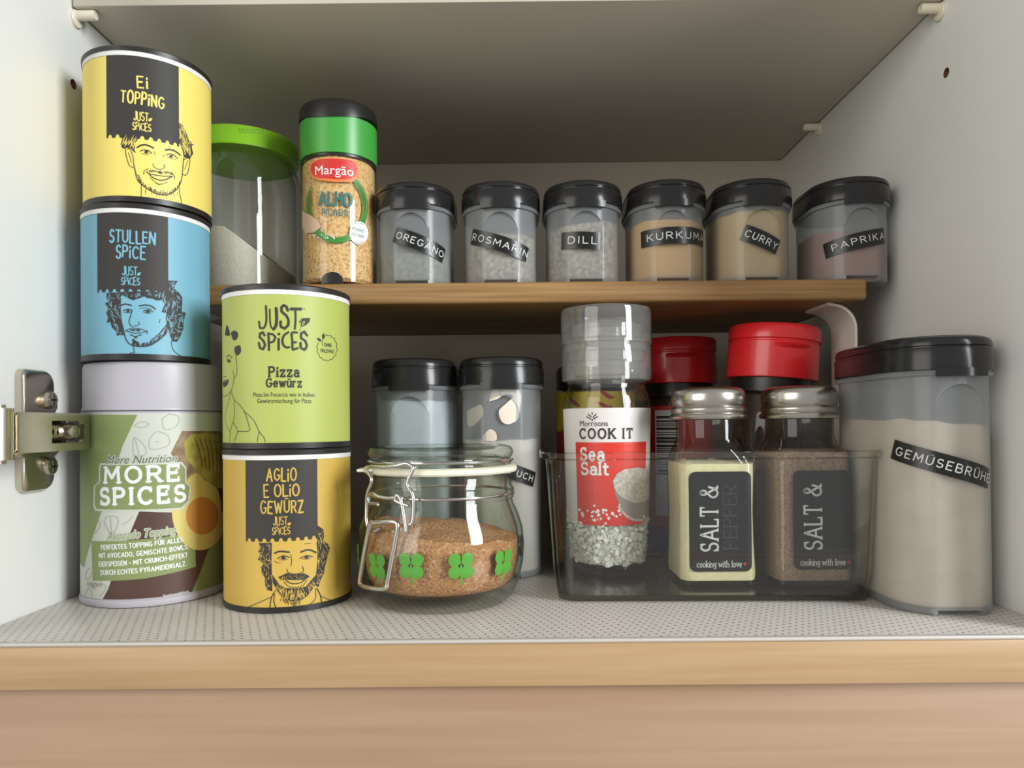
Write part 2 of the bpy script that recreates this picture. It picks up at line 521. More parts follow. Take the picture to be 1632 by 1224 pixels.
class Print:
    def __init__(self, surf, off):
        self.s, self.off, self.V, self.F, self.k = surf, off, [], [], 0
    def _add(self, poly, lift=0.0):
        n = len(self.V)
        self.V += [self.s.pos(p[0], p[1], self.off + lift) for p in poly]
        self.F.append(tuple(range(n, n + len(poly))))
    def poly(self, uv, lim=0.003):
        T = tessellate_polygon([[Vector((p[0], p[1], 0)) for p in uv]])
        A = [np.array(p[:2], float) for p in uv]
        for t in split_tris([(A[i], A[j], A[k]) for i, j, k in T], lim): self._add(t)
    def rect(self, u0, u1, v0, v1): self.poly([(u0, v0), (u1, v0), (u1, v1), (u0, v1)])
    def line(self, uv, w, smooth=True, taper=False):
        pts = catmull(uv, 0.0012) if smooth else [q for a, b in zip(uv[:-1], uv[1:]) for q in catmull([a, b], 0.002)]
        n = len(pts)
        self.k = (self.k + 1) % 9
        up = self.k * 4e-6                          # crossing strokes are never exactly coplanar
        for i in range(n):
            k = 1.0 if not taper else max(0.25, math.sin(PI * (i + 0.5) / n))
            h = w / 2 * k
            if i + 1 < n:
                d = pts[i + 1] - pts[i]
                L = np.linalg.norm(d)
                if L < 1e-9: continue
                nn = np.array([-d[1], d[0]]) / L * h
                self._add([pts[i] - nn, pts[i + 1] - nn, pts[i + 1] + nn, pts[i] + nn], up)
            if h > 0.00022 or i in (0, n - 1):
                self._add([pts[i] + h * np.array([math.cos(2 * PI * j / 8), math.sin(2 * PI * j / 8)]) for j in range(8)], up + 2e-6)
    # photo-pixel versions
    def blob_px(self, pts):
        self.poly_px([tuple(p) for p in catmull(pts + [pts[0]], 2.5)][:-1])
    def poly_px(self, pts, lim=0.003): self.poly([self.s.hit(*p) for p in pts], lim)
    def line_px(self, pts, wpx, taper=False):
        su, sv = self.s.scale(*pts[len(pts) // 2])
        self.line([self.s.hit(*p) for p in pts], wpx * sv, taper=taper)
    def dot_px(self, c, r, n=12, ry=None):
        self.poly_px([(c[0] + r * math.cos(2 * PI * i / n), c[1] + (ry or r) * math.sin(2 * PI * i / n)) for i in range(n)])
    def strokes(self, glyphs, c, wpx, hpx, weight, ang=0.0):
        """stroke-font text fitted to wpx x hpx centred on photo pixel c"""
        lines, W = glyphs
        uv0 = self.s.hit(*c)
        su, sv = self.s.scale(*c)
        ca, sa = math.cos(math.radians(ang)), math.sin(math.radians(ang))
        for ln, wk, sm in lines:
            pts = []
            for x, y in ln:
                X, Y = (x / W - 0.5) * wpx * su, (y - 0.5) * hpx * sv
                pts.append((uv0[0] + X * ca - Y * sa, uv0[1] + X * sa + Y * ca))
            self.line(pts, weight * wk * hpx * sv, smooth=sm)
    def font_outline(self, text, c, wpx, hpx, ang, shear, grow):
        for k in range(8):
            self.off += 3e-6
            self.font(text, (c[0] + grow * math.cos(k * PI / 4), c[1] + grow * math.sin(k * PI / 4)), wpx, hpx, ang, 0.0, shear)
    def font(self, text, c, wpx, hpx, ang=0.0, bold=0.0, shear=0.0):
        V2, F2, W, H = font2d(text, bold, shear)
        uv0 = self.s.hit(*c)
        su, sv = self.s.scale(*c)
        ca, sa = math.cos(math.radians(ang)), math.sin(math.radians(ang))
        n = len(self.V)
        for x, y in V2:
            X, Y = (x / W - 0.5) * wpx * su, (y / H - 0.5) * hpx * sv
            self.V.append(self.s.pos(uv0[0] + X * ca - Y * sa, uv0[1] + X * sa + Y * ca, self.off))
        self.F += [tuple(i + n for i in f) for f in F2]
    def build(self, name, mat, parent):
        return mesh_obj(name, self.V, self.F, mat, parent, smooth=False)

_fonts = {}
def font2d(text, bold=0.0, shear=0.0):
    key = (text, bold, shear)
    if key in _fonts: return _fonts[key]
    cu = bpy.data.curves.new('lettering', 'FONT')
    cu.body, cu.size, cu.offset, cu.shear = text, 1.0, bold, shear
    cu.resolution_u = 4
    ob = bpy.data.objects.new('lettering', cu)
    COL.objects.link(ob)
    me = bpy.data.meshes.new_from_object(ob.evaluated_get(bpy.context.evaluated_depsgraph_get()))
    V2 = [(v.co.x, v.co.y) for v in me.vertices]
    F2 = [tuple(p.vertices) for p in me.polygons]
    bpy.data.objects.remove(ob); bpy.data.curves.remove(cu); bpy.data.meshes.remove(me)
    x0 = min(v[0] for v in V2); W = max(v[0] for v in V2) - x0
    V2 = [(x - x0, y) for x, y in V2]
    _fonts[key] = (V2, F2, W, 0.72)
    return _fonts[key]

# ------------------------------------------------------------------ stroke font
def arc(cx_, cy_, rx, ry, a0, a1, n=10):
    return [(cx_ + rx * math.cos(math.radians(a0 + (a1 - a0) * i / n)), cy_ + ry * math.sin(math.radians(a0 + (a1 - a0) * i / n))) for i in range(n + 1)]
GL = {
 'A': (.8, [[(0, 0), (.4, 1), (.8, 0)], [(.14, .34), (.66, .34)]]),
 'B': (.66, [[(0, 0), (0, 1)], [(0, 1), (.32, 1)] + arc(.34, .77, .26, .23, 90, -90) + [(0, .54)], [(0, .54), (.36, .54)] + arc(.38, .27, .28, .27, 90, -90) + [(0, 0)]]),
 'C': (.72, [arc(.4, .5, .4, .5, 48, 312, 18)]),
 'D': (.72, [[(0, 0), (0, 1)], [(0, 1), (.28, 1)] + arc(.3, .5, .42, .5, 90, -90, 14) + [(0, 0)]]),
 'E': (.58, [[(.58, 1), (0, 1), (0, 0), (.58, 0)], [(0, .52), (.46, .52)]]),
 'F': (.56, [[(.56, 1), (0, 1), (0, 0)], [(0, .52), (.44, .52)]]),
 'G': (.76, [arc(.4, .5, .4, .5, 48, 350, 18) + [(.78, .44), (.5, .44)]]),
 'H': (.68, [[(0, 0), (0, 1)], [(.68, 0), (.68, 1)], [(0, .52), (.68, .52)]]),
 'I': (.0, [[(0, 0), (0, 1)]]),
 'J': (.5, [[(.5, 1), (.5, .26)] + arc(.25, .26, .25, .26, 0, -160, 8)]),
 'K': (.66, [[(0, 0), (0, 1)], [(.62, 1), (0, .4)], [(.2, .58), (.66, 0)]]),
 'L': (.54, [[(0, 1), (0, 0), (.54, 0)]]),
 'M': (.86, [[(0, 0), (.06, 1), (.43, .3), (.8, 1), (.86, 0)]]),
 'N': (.7, [[(0, 0), (0, 1), (.7, 0), (.7, 1)]]),
 'O': (.8, [arc(.4, .5, .4, .5, 90, 450, 22)]),
 'P': (.6, [[(0, 0), (0, 1)], [(0, 1), (.32, 1)] + arc(.33, .74, .27, .26, 90, -90) + [(0, .48)]]),
 'R': (.64, [[(0, 0), (0, 1)], [(0, 1), (.32, 1)] + arc(.33, .74, .27, .26, 90, -90) + [(0, .48)], [(.3, .48), (.64, 0)]]),
 'S': (.6, [arc(.31, .74, .27, .26, 35, 270, 10)[:-1] + arc(.31, .25, .3, .25, 90, -150, 10)]),
 'T': (.66, [[(0, 1), (.66, 1)], [(.33, 1), (.33, 0)]]),
 'U': (.66, [[(0, 1), (0, .34)] + arc(.33, .34, .33, .34, 180, 360, 10) + [(.66, 1)]]),
 'V': (.7, [[(0, 1), (.35, 0), (.7, 1)]]),
 'W': (1.0, [[(0, 1), (.25, 0), (.5, .8), (.75, 0), (1, 1)]]),
 'Y': (.7, [[(0, 1), (.35, .48), (.7, 1)], [(.35, .48), (.35, 0)]]),
 'Z': (.64, [[(0, 1), (.64, 1), (0, 0), (.64, 0)]]),
 'i': (.0, [[(0, 0), (0, .62)], [(0, .86), (.01, .93)]]),
 '&': (.86, [[(.86, .50), (.74, .22)] + arc(.36, .25, .34, .25, -35, -215, 10) + [(.22, .50), (.44, .66)] + arc(.40, .83, .17, .17, -35, 205, 10) + [(.34, .62), (.82, 0)]]),
 ',': (.05, [[(.05, .04), (0, -.16)]]), '.': (.0, [[(0, .02), (.01, .02)]]), '-': (.34, [[(0, .45), (.34, .45)]]),
 'a': (.5, [arc(.26, .48, .22, .2, 150, 0, 6) + [(.48, 0)], arc(.24, .2, .24, .2, 60, 420, 12)]),
 'e': (.52, [[(.02, .36), (.5, .36)] + arc(.26, .34, .25, .34, 5, 315, 14)]),
 'l': (.0, [[(0, 0), (0, 1.05)]]),
 't': (.36, [[(.14, .95), (.14, .14)] + arc(.28, .14, .14, .14, 180, 300, 5), [(0, .68), (.34, .68)]]),
 'z': (.5, [[(0, .68), (.5, .68), (0, 0), (.5, 0)]]),
 'w': (.78, [[(0, .68), (.2, 0), (.39, .6), (.58, 0), (.78, .68)]]),
 'u': (.5, [[(0, .68), (0, .25)] + arc(.24, .25, .24, .25, 180, 330, 7), [(.5, .68), (.5, 0)]]),
 'r': (.36, [[(0, 0), (0, .68)], [(0, .4)] + arc(.2, .46, .18, .22, 150, 50, 5)]),
 'o': (.54, [arc(.27, .34, .27, .34, 90, 450, 16)]),
 'c': (.46, [arc(.27, .34, .26, .34, 50, 310, 12)]),
 'k': (.5, [[(0, 0), (0, 1.05)], [(.46, .68), (0, .28)], [(.16, .42), (.5, 0)]]),
 'n': (.5, [[(0, 0), (0, .68)], arc(.25, .43, .25, .25, 170, 0, 7) + [(.5, 0)]]),
 'h': (.5, [[(0, 0), (0, 1.05)], arc(.25, .43, .25, .25, 170, 0, 7) + [(.5, 0)]]),
 'g': (.5, [arc(.25, .42, .25, .26, 0, 360, 14), [(.5, .68), (.5, -.08)] + arc(.26, -.08, .24, .2, 0, -150, 7)]),
 'v': (.5, [[(0, .68), (.25, 0), (.5, .68)]]),
}
DOTS = {'Ü': 'U', 'ü': 'u', 'Ö': 'O'}
SHARP = set('AEFHIKLMNTVWYZilzwvk')
def stroke_text(text, style='plain', gap=0.26, rng=None):
    """text -> (list of (polyline, weight factor, smooth), width); cap height 1. style: plain, hand, slab"""
    rng = rng or random.Random(len(text) * 7 + 3)
    out, x = [], 0.0
    for ch in text:
        if ch == ' ': x += 0.42 + gap * 0.3; continue
        base = DOTS.get(ch, ch)
        if style == 'hand' and base == 'I': base = 'i'
        w, lines = GL[base]
        if ch in DOTS:
            top = 1.2 if base.isupper() else 0.92
            lines = lines + [[(w * .28, top), (w * .28 + .01, top)], [(w * .72, top), (w * .72 + .01, top)]]
        j = (0, 1, 0)
        if style == 'hand': j = (math.radians(rng.uniform(-4, 4)), rng.uniform(.93, 1.08), rng.uniform(-.04, .04))
        if w == 0: x += 0.05
        for ln in lines:
            q = []
            for px_, py_ in ln:
                a, s, dy = j
                X, Y = px_ - w / 2, (py_ - .5) * s
                q.append((x + w / 2 + X * math.cos(a) - Y * math.sin(a), .5 + dy + X * math.sin(a) + Y * math.cos(a)))
            wk = rng.uniform(.9, 1.15) if style == 'hand' else 1.0
            out.append((q, wk, False))
        if style == 'slab':
            tops = (1.0, .68, 1.05)
            for ln in lines:
                for p, nb in ((ln[0], ln[1]), (ln[-1], ln[-2])):
                    dx, dy = p[0] - nb[0], p[1] - nb[1]
                    if abs(dy) > abs(dx) * .8 and (abs(p[1]) < .02 or any(abs(p[1] - t) < .02 for t in tops)):
                        out.append(([(x + p[0] - .13, p[1]), (x + p[0] + .13, p[1])], .55, False))
                    elif abs(dx) > abs(dy) and base in 'ETLZFz':
                        s = -1 if p[1] > .6 else 1
                        out.append(([(x + p[0], p[1]), (x + p[0], p[1] + s * .2)], .6, False))
                    elif base in 'CSG' and p[1] > .5:
                        out.append(([(x + p[0], p[1] + .14), (x + p[0] + .02, p[1] - .12)], .6, False))
                    elif base == 'S':
                        out.append(([(x + p[0], p[1] - .14), (x + p[0] - .02, p[1] + .12)], .6, False))
            if base == 'M':
                for q_ in (.06, .8): out.append(([(x + q_ - .14, 1), (x + q_ + .06, 1)] if q_ < .4 else [(x + q_ - .06, 1), (x + q_ + .14, 1)], .55, False))
        x += w + gap + (0.05 if w == 0 else 0)
    return out, max(x - gap, 0.1)

# ================================================================== the cupboard itself
XL, XR, YB = -0.235, 0.233, 0.319
ZC = 0.315                                              # underside of the shelf board overhead

def structure(name, vf, mat, parent=None, **kw):
    o = mesh_obj(name, *vf, mat, parent, **kw)
    if parent is None: o['kind'] = 'structure'
    return o

def drilled_wall(name, x0, x1, face, holes):
    """side panel with real blind holes for shelf pins on its inner face"""
    o = structure(name, box(x0, x1, 0.0, YB + 0.006, -0.0184, 0.52, 0.0006), 'melamine')
    V, Fc = [], []
    for y, z in holes:
        a = [(face - 0.008, y + 0.0026 * math.cos(2 * PI * i / 24), z + 0.0026 * math.sin(2 * PI * i / 24)) for i in range(24)]
        b = [(face + 0.008, p[1], p[2]) for p in a]
        V, Fc = join((V, Fc), loft([a, b]))
    me = bpy.data.meshes.new('drill'); me.from_pydata(V, [], Fc)
    bm = bmesh.new(); bm.from_mesh(me); bmesh.ops.recalc_face_normals(bm, faces=bm.faces); bm.to_mesh(me); bm.free()
    me.materials.append(MATS['chipboard'])
    cut = bpy.data.objects.new('drill', me); COL.objects.link(cut)
    md = o.modifiers.new('holes', 'BOOLEAN'); md.operation = 'DIFFERENCE'; md.object = cut; md.solver = 'EXACT'
    md.material_mode = 'TRANSFER'
    nm = bpy.data.meshes.new_from_object(o.evaluated_get(bpy.context.evaluated_depsgraph_get()))
    o.modifiers.clear(); o.data = nm; nm.name = name
    bpy.data.objects.remove(cut)
    return o

drilled_wall('wall_left', XL - 0.016, XL, XL, [(0.0852, 0.2742)])
drilled_wall('wall_right', XR, XR + 0.016, XR, [(0.0846, 0.2753)])
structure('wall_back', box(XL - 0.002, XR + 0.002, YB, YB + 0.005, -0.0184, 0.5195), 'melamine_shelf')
structure('ceiling', box(XL - 0.016, XR + 0.016, 0.0, YB + 0.006, 0.52, 0.536), 'melamine')
fl = structure('floor', box(XL, XR, 0.0006, YB, -0.0184, -0.0012), 'melamine')
mesh_obj('edge_strip', *box(XL - 0.016, XR + 0.016, -0.0012, 0.0006, -0.0184, -0.0010, 0.0004), 'beech_edge', fl)
structure('left_fill_1', box(XL - 0.016, XR + 0.016, 0.0045, 0.0225, -0.30, -0.0200, 0.0008), 'beech_front')
o = mesh_obj('shelf_liner', *box(XL + 0.0006, XR - 0.0006, 0.0042, YB - 0.002, -0.0012, 0.0, 0.0003), 'liner_plastic')
tag(o, 'translucent white anti-slip liner mat with dotted texture on the cupboard floor', 'liner')

mesh_obj('hem', *box(XL + 0.0006, XR - 0.0006, 0.0010, 0.0042, -0.0012, 0.0001, 0.0004), 'liner_hem', o)

t = thing('shelf_board', (0, 0.2, ZC), 'wide white shelf board overhead resting on small wall pins', 'shelf')
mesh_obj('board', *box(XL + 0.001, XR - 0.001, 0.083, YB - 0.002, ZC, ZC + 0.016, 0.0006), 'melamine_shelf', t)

def shelf_pin(side, y, label):
    x = XL if side < 0 else XR
    t = thing('shelf_pin', (x, y, ZC - 0.0028), label, 'shelf pin', 'white shelf pins under the overhead board')
    def ringx(r, dx): return [(x - side * dx, y + r * math.cos(2 * PI * i / 28), ZC - 0.0028 + r * math.sin(2 * PI * i / 28)) for i in range(28)]
    def ringd(r, dx, dz=-0.0018): return [(x - side * dx, y + r * math.cos(2 * PI * i / 28), ZC - 0.0028 + dz + r * math.sin(2 * PI * i / 28)) for i in range(28)]
    mesh_obj('peg', *loft([ringx(0.0027, 0), ringx(0.0027, 0.0105), ringx(0.0023, 0.0112)]), 'pin_plastic', t)
    mesh_obj('flange', *loft([ringd(0.0046, 0.0), ringd(0.0046, 0.0012), ringd(0.0042, 0.0016)]), 'pin_plastic', t)
shelf_pin(-1, 0.0870, 'white plastic shelf pin on the wall above the yellow topping can')
shelf_pin(1, 0.0885, 'white plastic shelf pin directly above the empty pin hole in the bare wall')
shelf_pin(1, 0.2420, 'white plastic shelf pin deep in the cupboard, on the wall behind the paprika jar')

# ------------------------------------------------------------------ hinge on the left wall
def hinge():
    t = thing('cabinet_hinge', (XL, 0.05, 0.084), 'nickel-plated cupboard hinge screwed to the wall beside the avocado topping tin', 'hinge')
    # wing plate with two lobes, pressed from sheet: outline in (y, z), thickness along x
    out = []
    ya, yb, z0, z1, zi0, zi1 = 0.0395, 0.0625, 0.0590, 0.1180, 0.0770, 0.0945
    def corner(cy_, cz_, r, a0, a1):
        return [(cy_ + r * math.cos(math.radians(a0 + (a1 - a0) * i / 5)), cz_ + r * math.sin(math.radians(a0 + (a1 - a0) * i / 5))) for i in range(6)]
    out += corner(ya + 0.004, z0 + 0.004, 0.004, 180, 270) + corner(yb - 0.006, z0 + 0.006, 0.006, 270, 360)
    out += [(yb, 0.0665), (yb + 0.0028, 0.0690), (yb + 0.0028, 0.0715), (yb, 0.0745), (yb + 0.010, zi0 + 0.004), (yb + 0.010, zi1 + 0.002), (yb, 0.0965), (yb + 0.0028, 0.1005), (yb + 0.0028, 0.1045), (yb, 0.1075)]
    out += corner(yb - 0.006, z1 - 0.006, 0.006, 0, 90) + corner(ya + 0.004, z1 - 0.004, 0.004, 90, 180)
    out += [(ya, zi1 + 0.002), (ya - 0.006, zi1), (ya - 0.006, zi0), (ya, zi0 - 0.002)]
    cyy, czz = 0.05, 0.0886
    def lay(k, x): return [(XL + x, cyy + (y - cyy) * k, czz + (z - czz) * k) for y, z in out]
    mesh_obj('base_plate', *loft([lay(1.0, 0.0), lay(1.0, 0.0026), lay(0.97, 0.0038), lay(0.94, 0.0042)]), 'nickel', t, angle=50)
    for z in (0.0705, 0.1035):
        y = 0.0575
        def ringx(r, dx): return [(XL + dx, y + r * math.cos(2 * PI * i / 24), z + r * math.sin(2 * PI * i / 24)) for i in range(24)]
        s = mesh_obj('screw', *loft([ringx(0.0042, 0.0036), ringx(0.0046, 0.0048), ringx(0.0038, 0.0064), ringx(0.0018, 0.0068)]), 'nickel', t)
        mesh_obj('screw_slot', *join(box(XL + 0.0060, XL + 0.0071, y - 0.0028, y + 0.0028, z - 0.0005, z + 0.0005), box(XL + 0.0060, XL + 0.0071, y - 0.0005, y + 0.0005, z - 0.0028, z + 0.0028)), 'nickel_dark', s)
    # arm: folded channel standing off the wall, with an adjustment slot in its face
    x0, x1, za, zb = XL + 0.0040, XL + 0.0235, 0.0788, 0.0966
    y0, y1 = 0.0090, 0.0595
    ch = join(box(x0, x1 - 0.0005, y0, y1, zb - 0.0016, zb, 0.0004), box(x0, x1 - 0.0005, y0, y1, za, za + 0.0016, 0.0004))
    sy0, sy1, sr, szc = 0.0305, 0.0560, 0.0052, (za + zb) / 2
    slot = [(sy1 - sr + sr * math.sin(PI * i / 10), szc - sr * math.cos(PI * i / 10)) for i in range(11)] + [(sy0 - sr * 0 , szc + sr), (sy0, szc - sr)]
    # face plate with slot: outer rectangle bridged to the slot
    n = len(slot)
    V, Fc = [], []
    for x in (x1 - 0.0016, x1):
        V += [(x, y, z) for y, z in slot]
        for y, z in slot:
            if y > sy1 - sr + 1e-6:
                k = min((y1 - 0.043) / max(abs(y - 0.043), 1e-6), ((zb - za) / 2) / max(abs(z - szc), 1e-6))
                V.append((x, 0.043 + (y - 0.043) * k, szc + (z - szc) * k))
            else: V.append((x, max(y if y > sy0 + 1e-6 else y0, y0), zb if z > szc else za))
    for k in range(2):
        b = k * 2 * n
        for i in range(n):
            j = (i + 1) % n
            Fc.append((b + i, b + j, b + n + j, b + n + i))
    for i in range(n):
        j = (i + 1) % n
        Fc.append((i, j, 2 * n + j, 2 * n + i)); Fc.append((n + i, n + j, 3 * n + j, 3 * n + i))
    arm = mesh_obj('arm', *join(ch, (V, Fc)), 'nickel', t, angle=30)
    def ringx2(y, r, x): return [(x, y + r * math.cos(2 * PI * i / 24), szc + r * math.sin(2 * PI * i / 24)) for i in range(24)]
    mesh_obj('adjusting_screw', *loft([ringx2(0.0500, 0.0042, x0), ringx2(0.0500, 0.0042, x1 - 0.003), ringx2(0.0500, 0.0030, x1 - 0.001), ringx2(0.0500, 0.0012, x1 - 0.0006)]), 'nickel', t)
    for k, y in enumerate((0.0330, 0.0365, 0.0400, 0.0435)):
        mesh_obj('spindle', *loft([ringx2(y, 0.0036, x0 + 0.004), ringx2(y, 0.0036, x1 - 0.006), ringx2(y, 0.0024, x1 - 0.0045)]), 'nickel', t)
    mesh_obj('arm_filling', *box(x0 + 0.001, x0 + 0.006, y0 + 0.001, y1 - 0.001, za + 0.001, zb - 0.001), 'nickel_dark', t)
    mesh_obj('link', *join(tube([(x1 - 0.006, 0.0045, za - 0.0025), (x1 - 0.006, 0.0045, zb + 0.0015)], 0.0058, 20),
                           tube([(x1 - 0.006, 0.0045, za - 0.0042), (x1 - 0.006, 0.0045, zb + 0.0030)], 0.0030, 16)), 'nickel', t)
    mesh_obj('cup_arm', *box(XL + 0.006, x1 - 0.003, -0.055, 0.0045, za + 0.001, zb - 0.002, 0.002), 'nickel', t)
hinge()

# ------------------------------------------------------------------ bamboo riser
SF, SZ0, SZ1 = 0.118, 0.1599, 0.1723
t = thing('bamboo_riser', (0, 0.2, 0), 'bamboo riser shelf on white metal legs holding the row of small jars', 'shelf')
mesh_obj('board', *box(-0.2070, 0.2062, SF, SF + 0.150, SZ0, SZ1, 0.0022, 3), 'bamboo', t)
def leg(x, s, y0, y1):
    """bent flat strap: runs under the board, curls down through a round corner, stands on the floor"""
    path = [(x - s * 0.0170, SZ0 + 0.0012), (x - s * 0.0160, SZ0 - 0.0006)]
    path += [(x - s * 0.014 + s * 0.014 * math.sin(a), SZ0 - 0.0152 + 0.014 * math.cos(a)) for a in [PI / 2 * i / 8 for i in range(1, 9)]]
    path += [(x, 0.004), (x - s * 0.0015, 0.0008)]
    rings = []
    for i, (px_, pz_) in enumerate(path):
        a, b = path[max(i - 1, 0)], path[min(i + 1, len(path) - 1)]
        tx, tz = b[0] - a[0], b[1] - a[1]
        L = math.hypot(tx, tz); nx, nz = -tz / L * 0.0008, tx / L * 0.0008
        rings.append([(px_ + nx, y0, pz_ + nz), (px_ + nx, y1, pz_ + nz), (px_ - nx, y1, pz_ - nz), (px_ - nx, y0, pz_ - nz)])
    return mesh_obj('leg', *loft(rings), 'leg_paint', t, angle=35)
for s in (-1, 1):
    leg(s * 0.2042, s, 0.1285, 0.1600)
    leg(s * 0.2042, s, 0.2300, 0.2600)

# ================================================================== stacked cans
def just_can(x, y, z, name, colour, label, h=0.0782, r=0.0308, group='cardboard spice cans'):
    t = thing(name, (x, y, z), label, 'spice can', group)
    mesh_obj('body', *lathe([(r, 0.0030), (r, h - 0.0030)], (x, y, z), 128), colour, t)
    mesh_obj('base_rim', *lathe([(r - 0.002, 0), (r + 0.0003, 0.0003), (r + 0.0004, 0.0030), (r - 0.0005, 0.0031)], (x, y, z), 128), 'black_card', t)
    mesh_obj('white_band', *lathe([(r + 0.0002, h - 0.0052), (r + 0.0002, h - 0.0026)], (x, y, z), 128, False, False), 'white_card', t)
    mesh_obj('lid', *lathe([(r - 0.001, h - 0.0030), (r + 0.0005, h - 0.0029), (r + 0.0007, h - 0.0008), (r + 0.0001, h - 0.0001), (r - 0.0020, h), (r - 0.003, h - 0.0012)], (x, y, z), 128), 'black_card', t)
    return t, Surf(circle((x, y), r, 360), (x, y)), (z, h, r)

def banner(t, S, zhr, pl, pr, pbot, scallops=9):
    """black hanging label panel with a scalloped lower edge"""
    z, h, r = zhr
    u0, u1 = S.hit(pl, pbot - 40)[0], S.hit(pr, pbot - 40)[0]
    v0 = S.hit((pl + pr) / 2, pbot)[1]
    P = Print(S, 0.00010)
    n = scallops
    pts = [(u0, z + h - 0.0052), (u0, v0)]
    w = (u1 - u0) / n
    for i in range(n):
        c = u0 + w * (i + 0.5)
        pts += [(c - w * 0.28, v0)] + [(c - w * 0.28 * math.cos(a), v0 + w * 0.45 * math.sin(a)) for a in (PI * .25, PI * .5, PI * .75)] + [(c + w * 0.28, v0)]
    pts += [(u1, v0), (u1, z + h - 0.0052)]
    P.poly(pts, 0.003)
    o = P.build('banner', 'print_black', t)
    return u0, u1

def logo(P, c, w):
    """two-line hand lettered logo with a small leaf, w pixels wide"""
    h = w * 0.50
    P.strokes(stroke_text('JUST', 'hand', .26, random.Random(5)), (c[0] - w * .04, c[1] - h * .56), w * .78, h * .92, .12)
    P.strokes(stroke_text('SPiCES', 'hand', .26, random.Random(9)), (c[0], c[1] + h * .56), w, h * .80, .13)
    P.poly_px([(c[0] + w * .36, c[1] - h * .08), (c[0] + w * .38, c[1] - h * .30), (c[0] + w * .46, c[1] - h * .38), (c[0] + w * .58, c[1] - h * .38), (c[0] + w * .54, c[1] - h * .16), (c[0] + w * .46, c[1] - h * .02)])

def tf(x0, y0, s): return lambda pts: [(x0 + p[0] / s, y0 + p[1] / s) for p in pts]

def inside(p, poly):
    c = False
    for (x1, y1), (x2, y2) in zip(poly, poly[1:] + poly[:1]):
        if (y1 > p[1]) != (y2 > p[1]) and p[0] < (x2 - x1) * (p[1] - y1) / (y2 - y1) + x1: c = not c
    return c

def locks(P, T, poly, n, length, flow, w, seed=1, curl=0.5):
    """n short curved hair strokes inside poly (zoom coordinates), following flow(x, y) -> angle"""
    rg = random.Random(seed)
    xs, ys = [p[0] for p in poly], [p[1] for p in poly]
    k = 0
    for _ in range(n * 30):
        if k >= n: break
        p = (rg.uniform(min(xs), max(xs)), rg.uniform(min(ys), max(ys)))
        if not inside(p, poly): continue
        a = flow(*p) + rg.uniform(-.25, .25)
        L = length * rg.uniform(.6, 1.2)
        b = a + rg.uniform(-curl, curl)
        q = (p[0] + L * .5 * math.cos(a), p[1] + L * .5 * math.sin(a))
        e = (q[0] + L * .5 * math.cos(b), q[1] + L * .5 * math.sin(b))
        if inside(e, poly):
            P.line_px(T([p, q, e]), w, taper=True); k += 1

def ticks(P, T, line, n, length, ang, w, seed=2):
    """short stubble strokes starting along a line"""
    rg = random.Random(seed)
    pts = catmull(line, 6)
    for i in range(n):
        p = pts[int(len(pts) * (i + rg.random()) / n) % len(pts)]
        a = ang + rg.uniform(-.3, .3)
        L = length * rg.uniform(.6, 1.2)
        P.line_px(T([(p[0], p[1]), (p[0] + L * math.cos(a), p[1] + L * math.sin(a))]), w, taper=False)

def portrait(t, S, T, colour, dark, light_hair, lines, irises):
    """drawn portrait: dark hair shapes, lighter locks over them, contour lines"""
    P = Print(S, 0.00018)
    for poly in dark: P.poly_px(T(poly), 0.004)
    for w, ln in lines: P.line_px(T(ln), w)
    for x, y, r in irises: P.dot_px(T([(x, y)])[0], r, 10, r * .8)
    for fn in light_hair.get('ticks', []): fn(P)
    P.build('portrait', 'print_black', t)
    L = Print(S, 0.00024)
    for fn in light_hair.get('locks', []): fn(L)
    if L.V: L.build('portrait_highlights', colour, t)

ST1 = (-0.1962, 0.0865)
Z1, Z2 = 0.1230, 0.2012
# --- top can: yellow
t, S, zh = just_can(ST1[0] + 0.0012, ST1[1], Z2, 'spice_can', 'can_yellow', 'yellow cardboard can reading Ei Topping with a smiling man, topmost of its stack')
banner(t, S, zh, 170, 285, 222)
P = Print(S, 0.00018)
P.strokes(stroke_text('Ei', 'hand', .34, random.Random(2)), (227, 131), 16, 16.5, .16)
P.strokes(stroke_text('TOPPiNG', 'hand', .36, random.Random(4)), (227, 157.5), 69, 18.5, .14, -2)
logo(P, (226, 194), 29)
P.build('lettering', 'can_yellow', t)
T = tf(160, 190, 8.744)
hl = [(300, 215), (540, 235), (520, 280), (485, 340), (475, 440), (500, 465), (470, 460), (445, 430), (420, 405), (380, 395), (350, 410), (310, 405), (285, 350), (305, 300)]
hr = [(1085, 50), (1140, 75), (1190, 180), (1230, 290), (1295, 360), (1265, 370), (1290, 480), (1250, 545), (1160, 530), (1150, 450), (1115, 350), (1085, 335)]
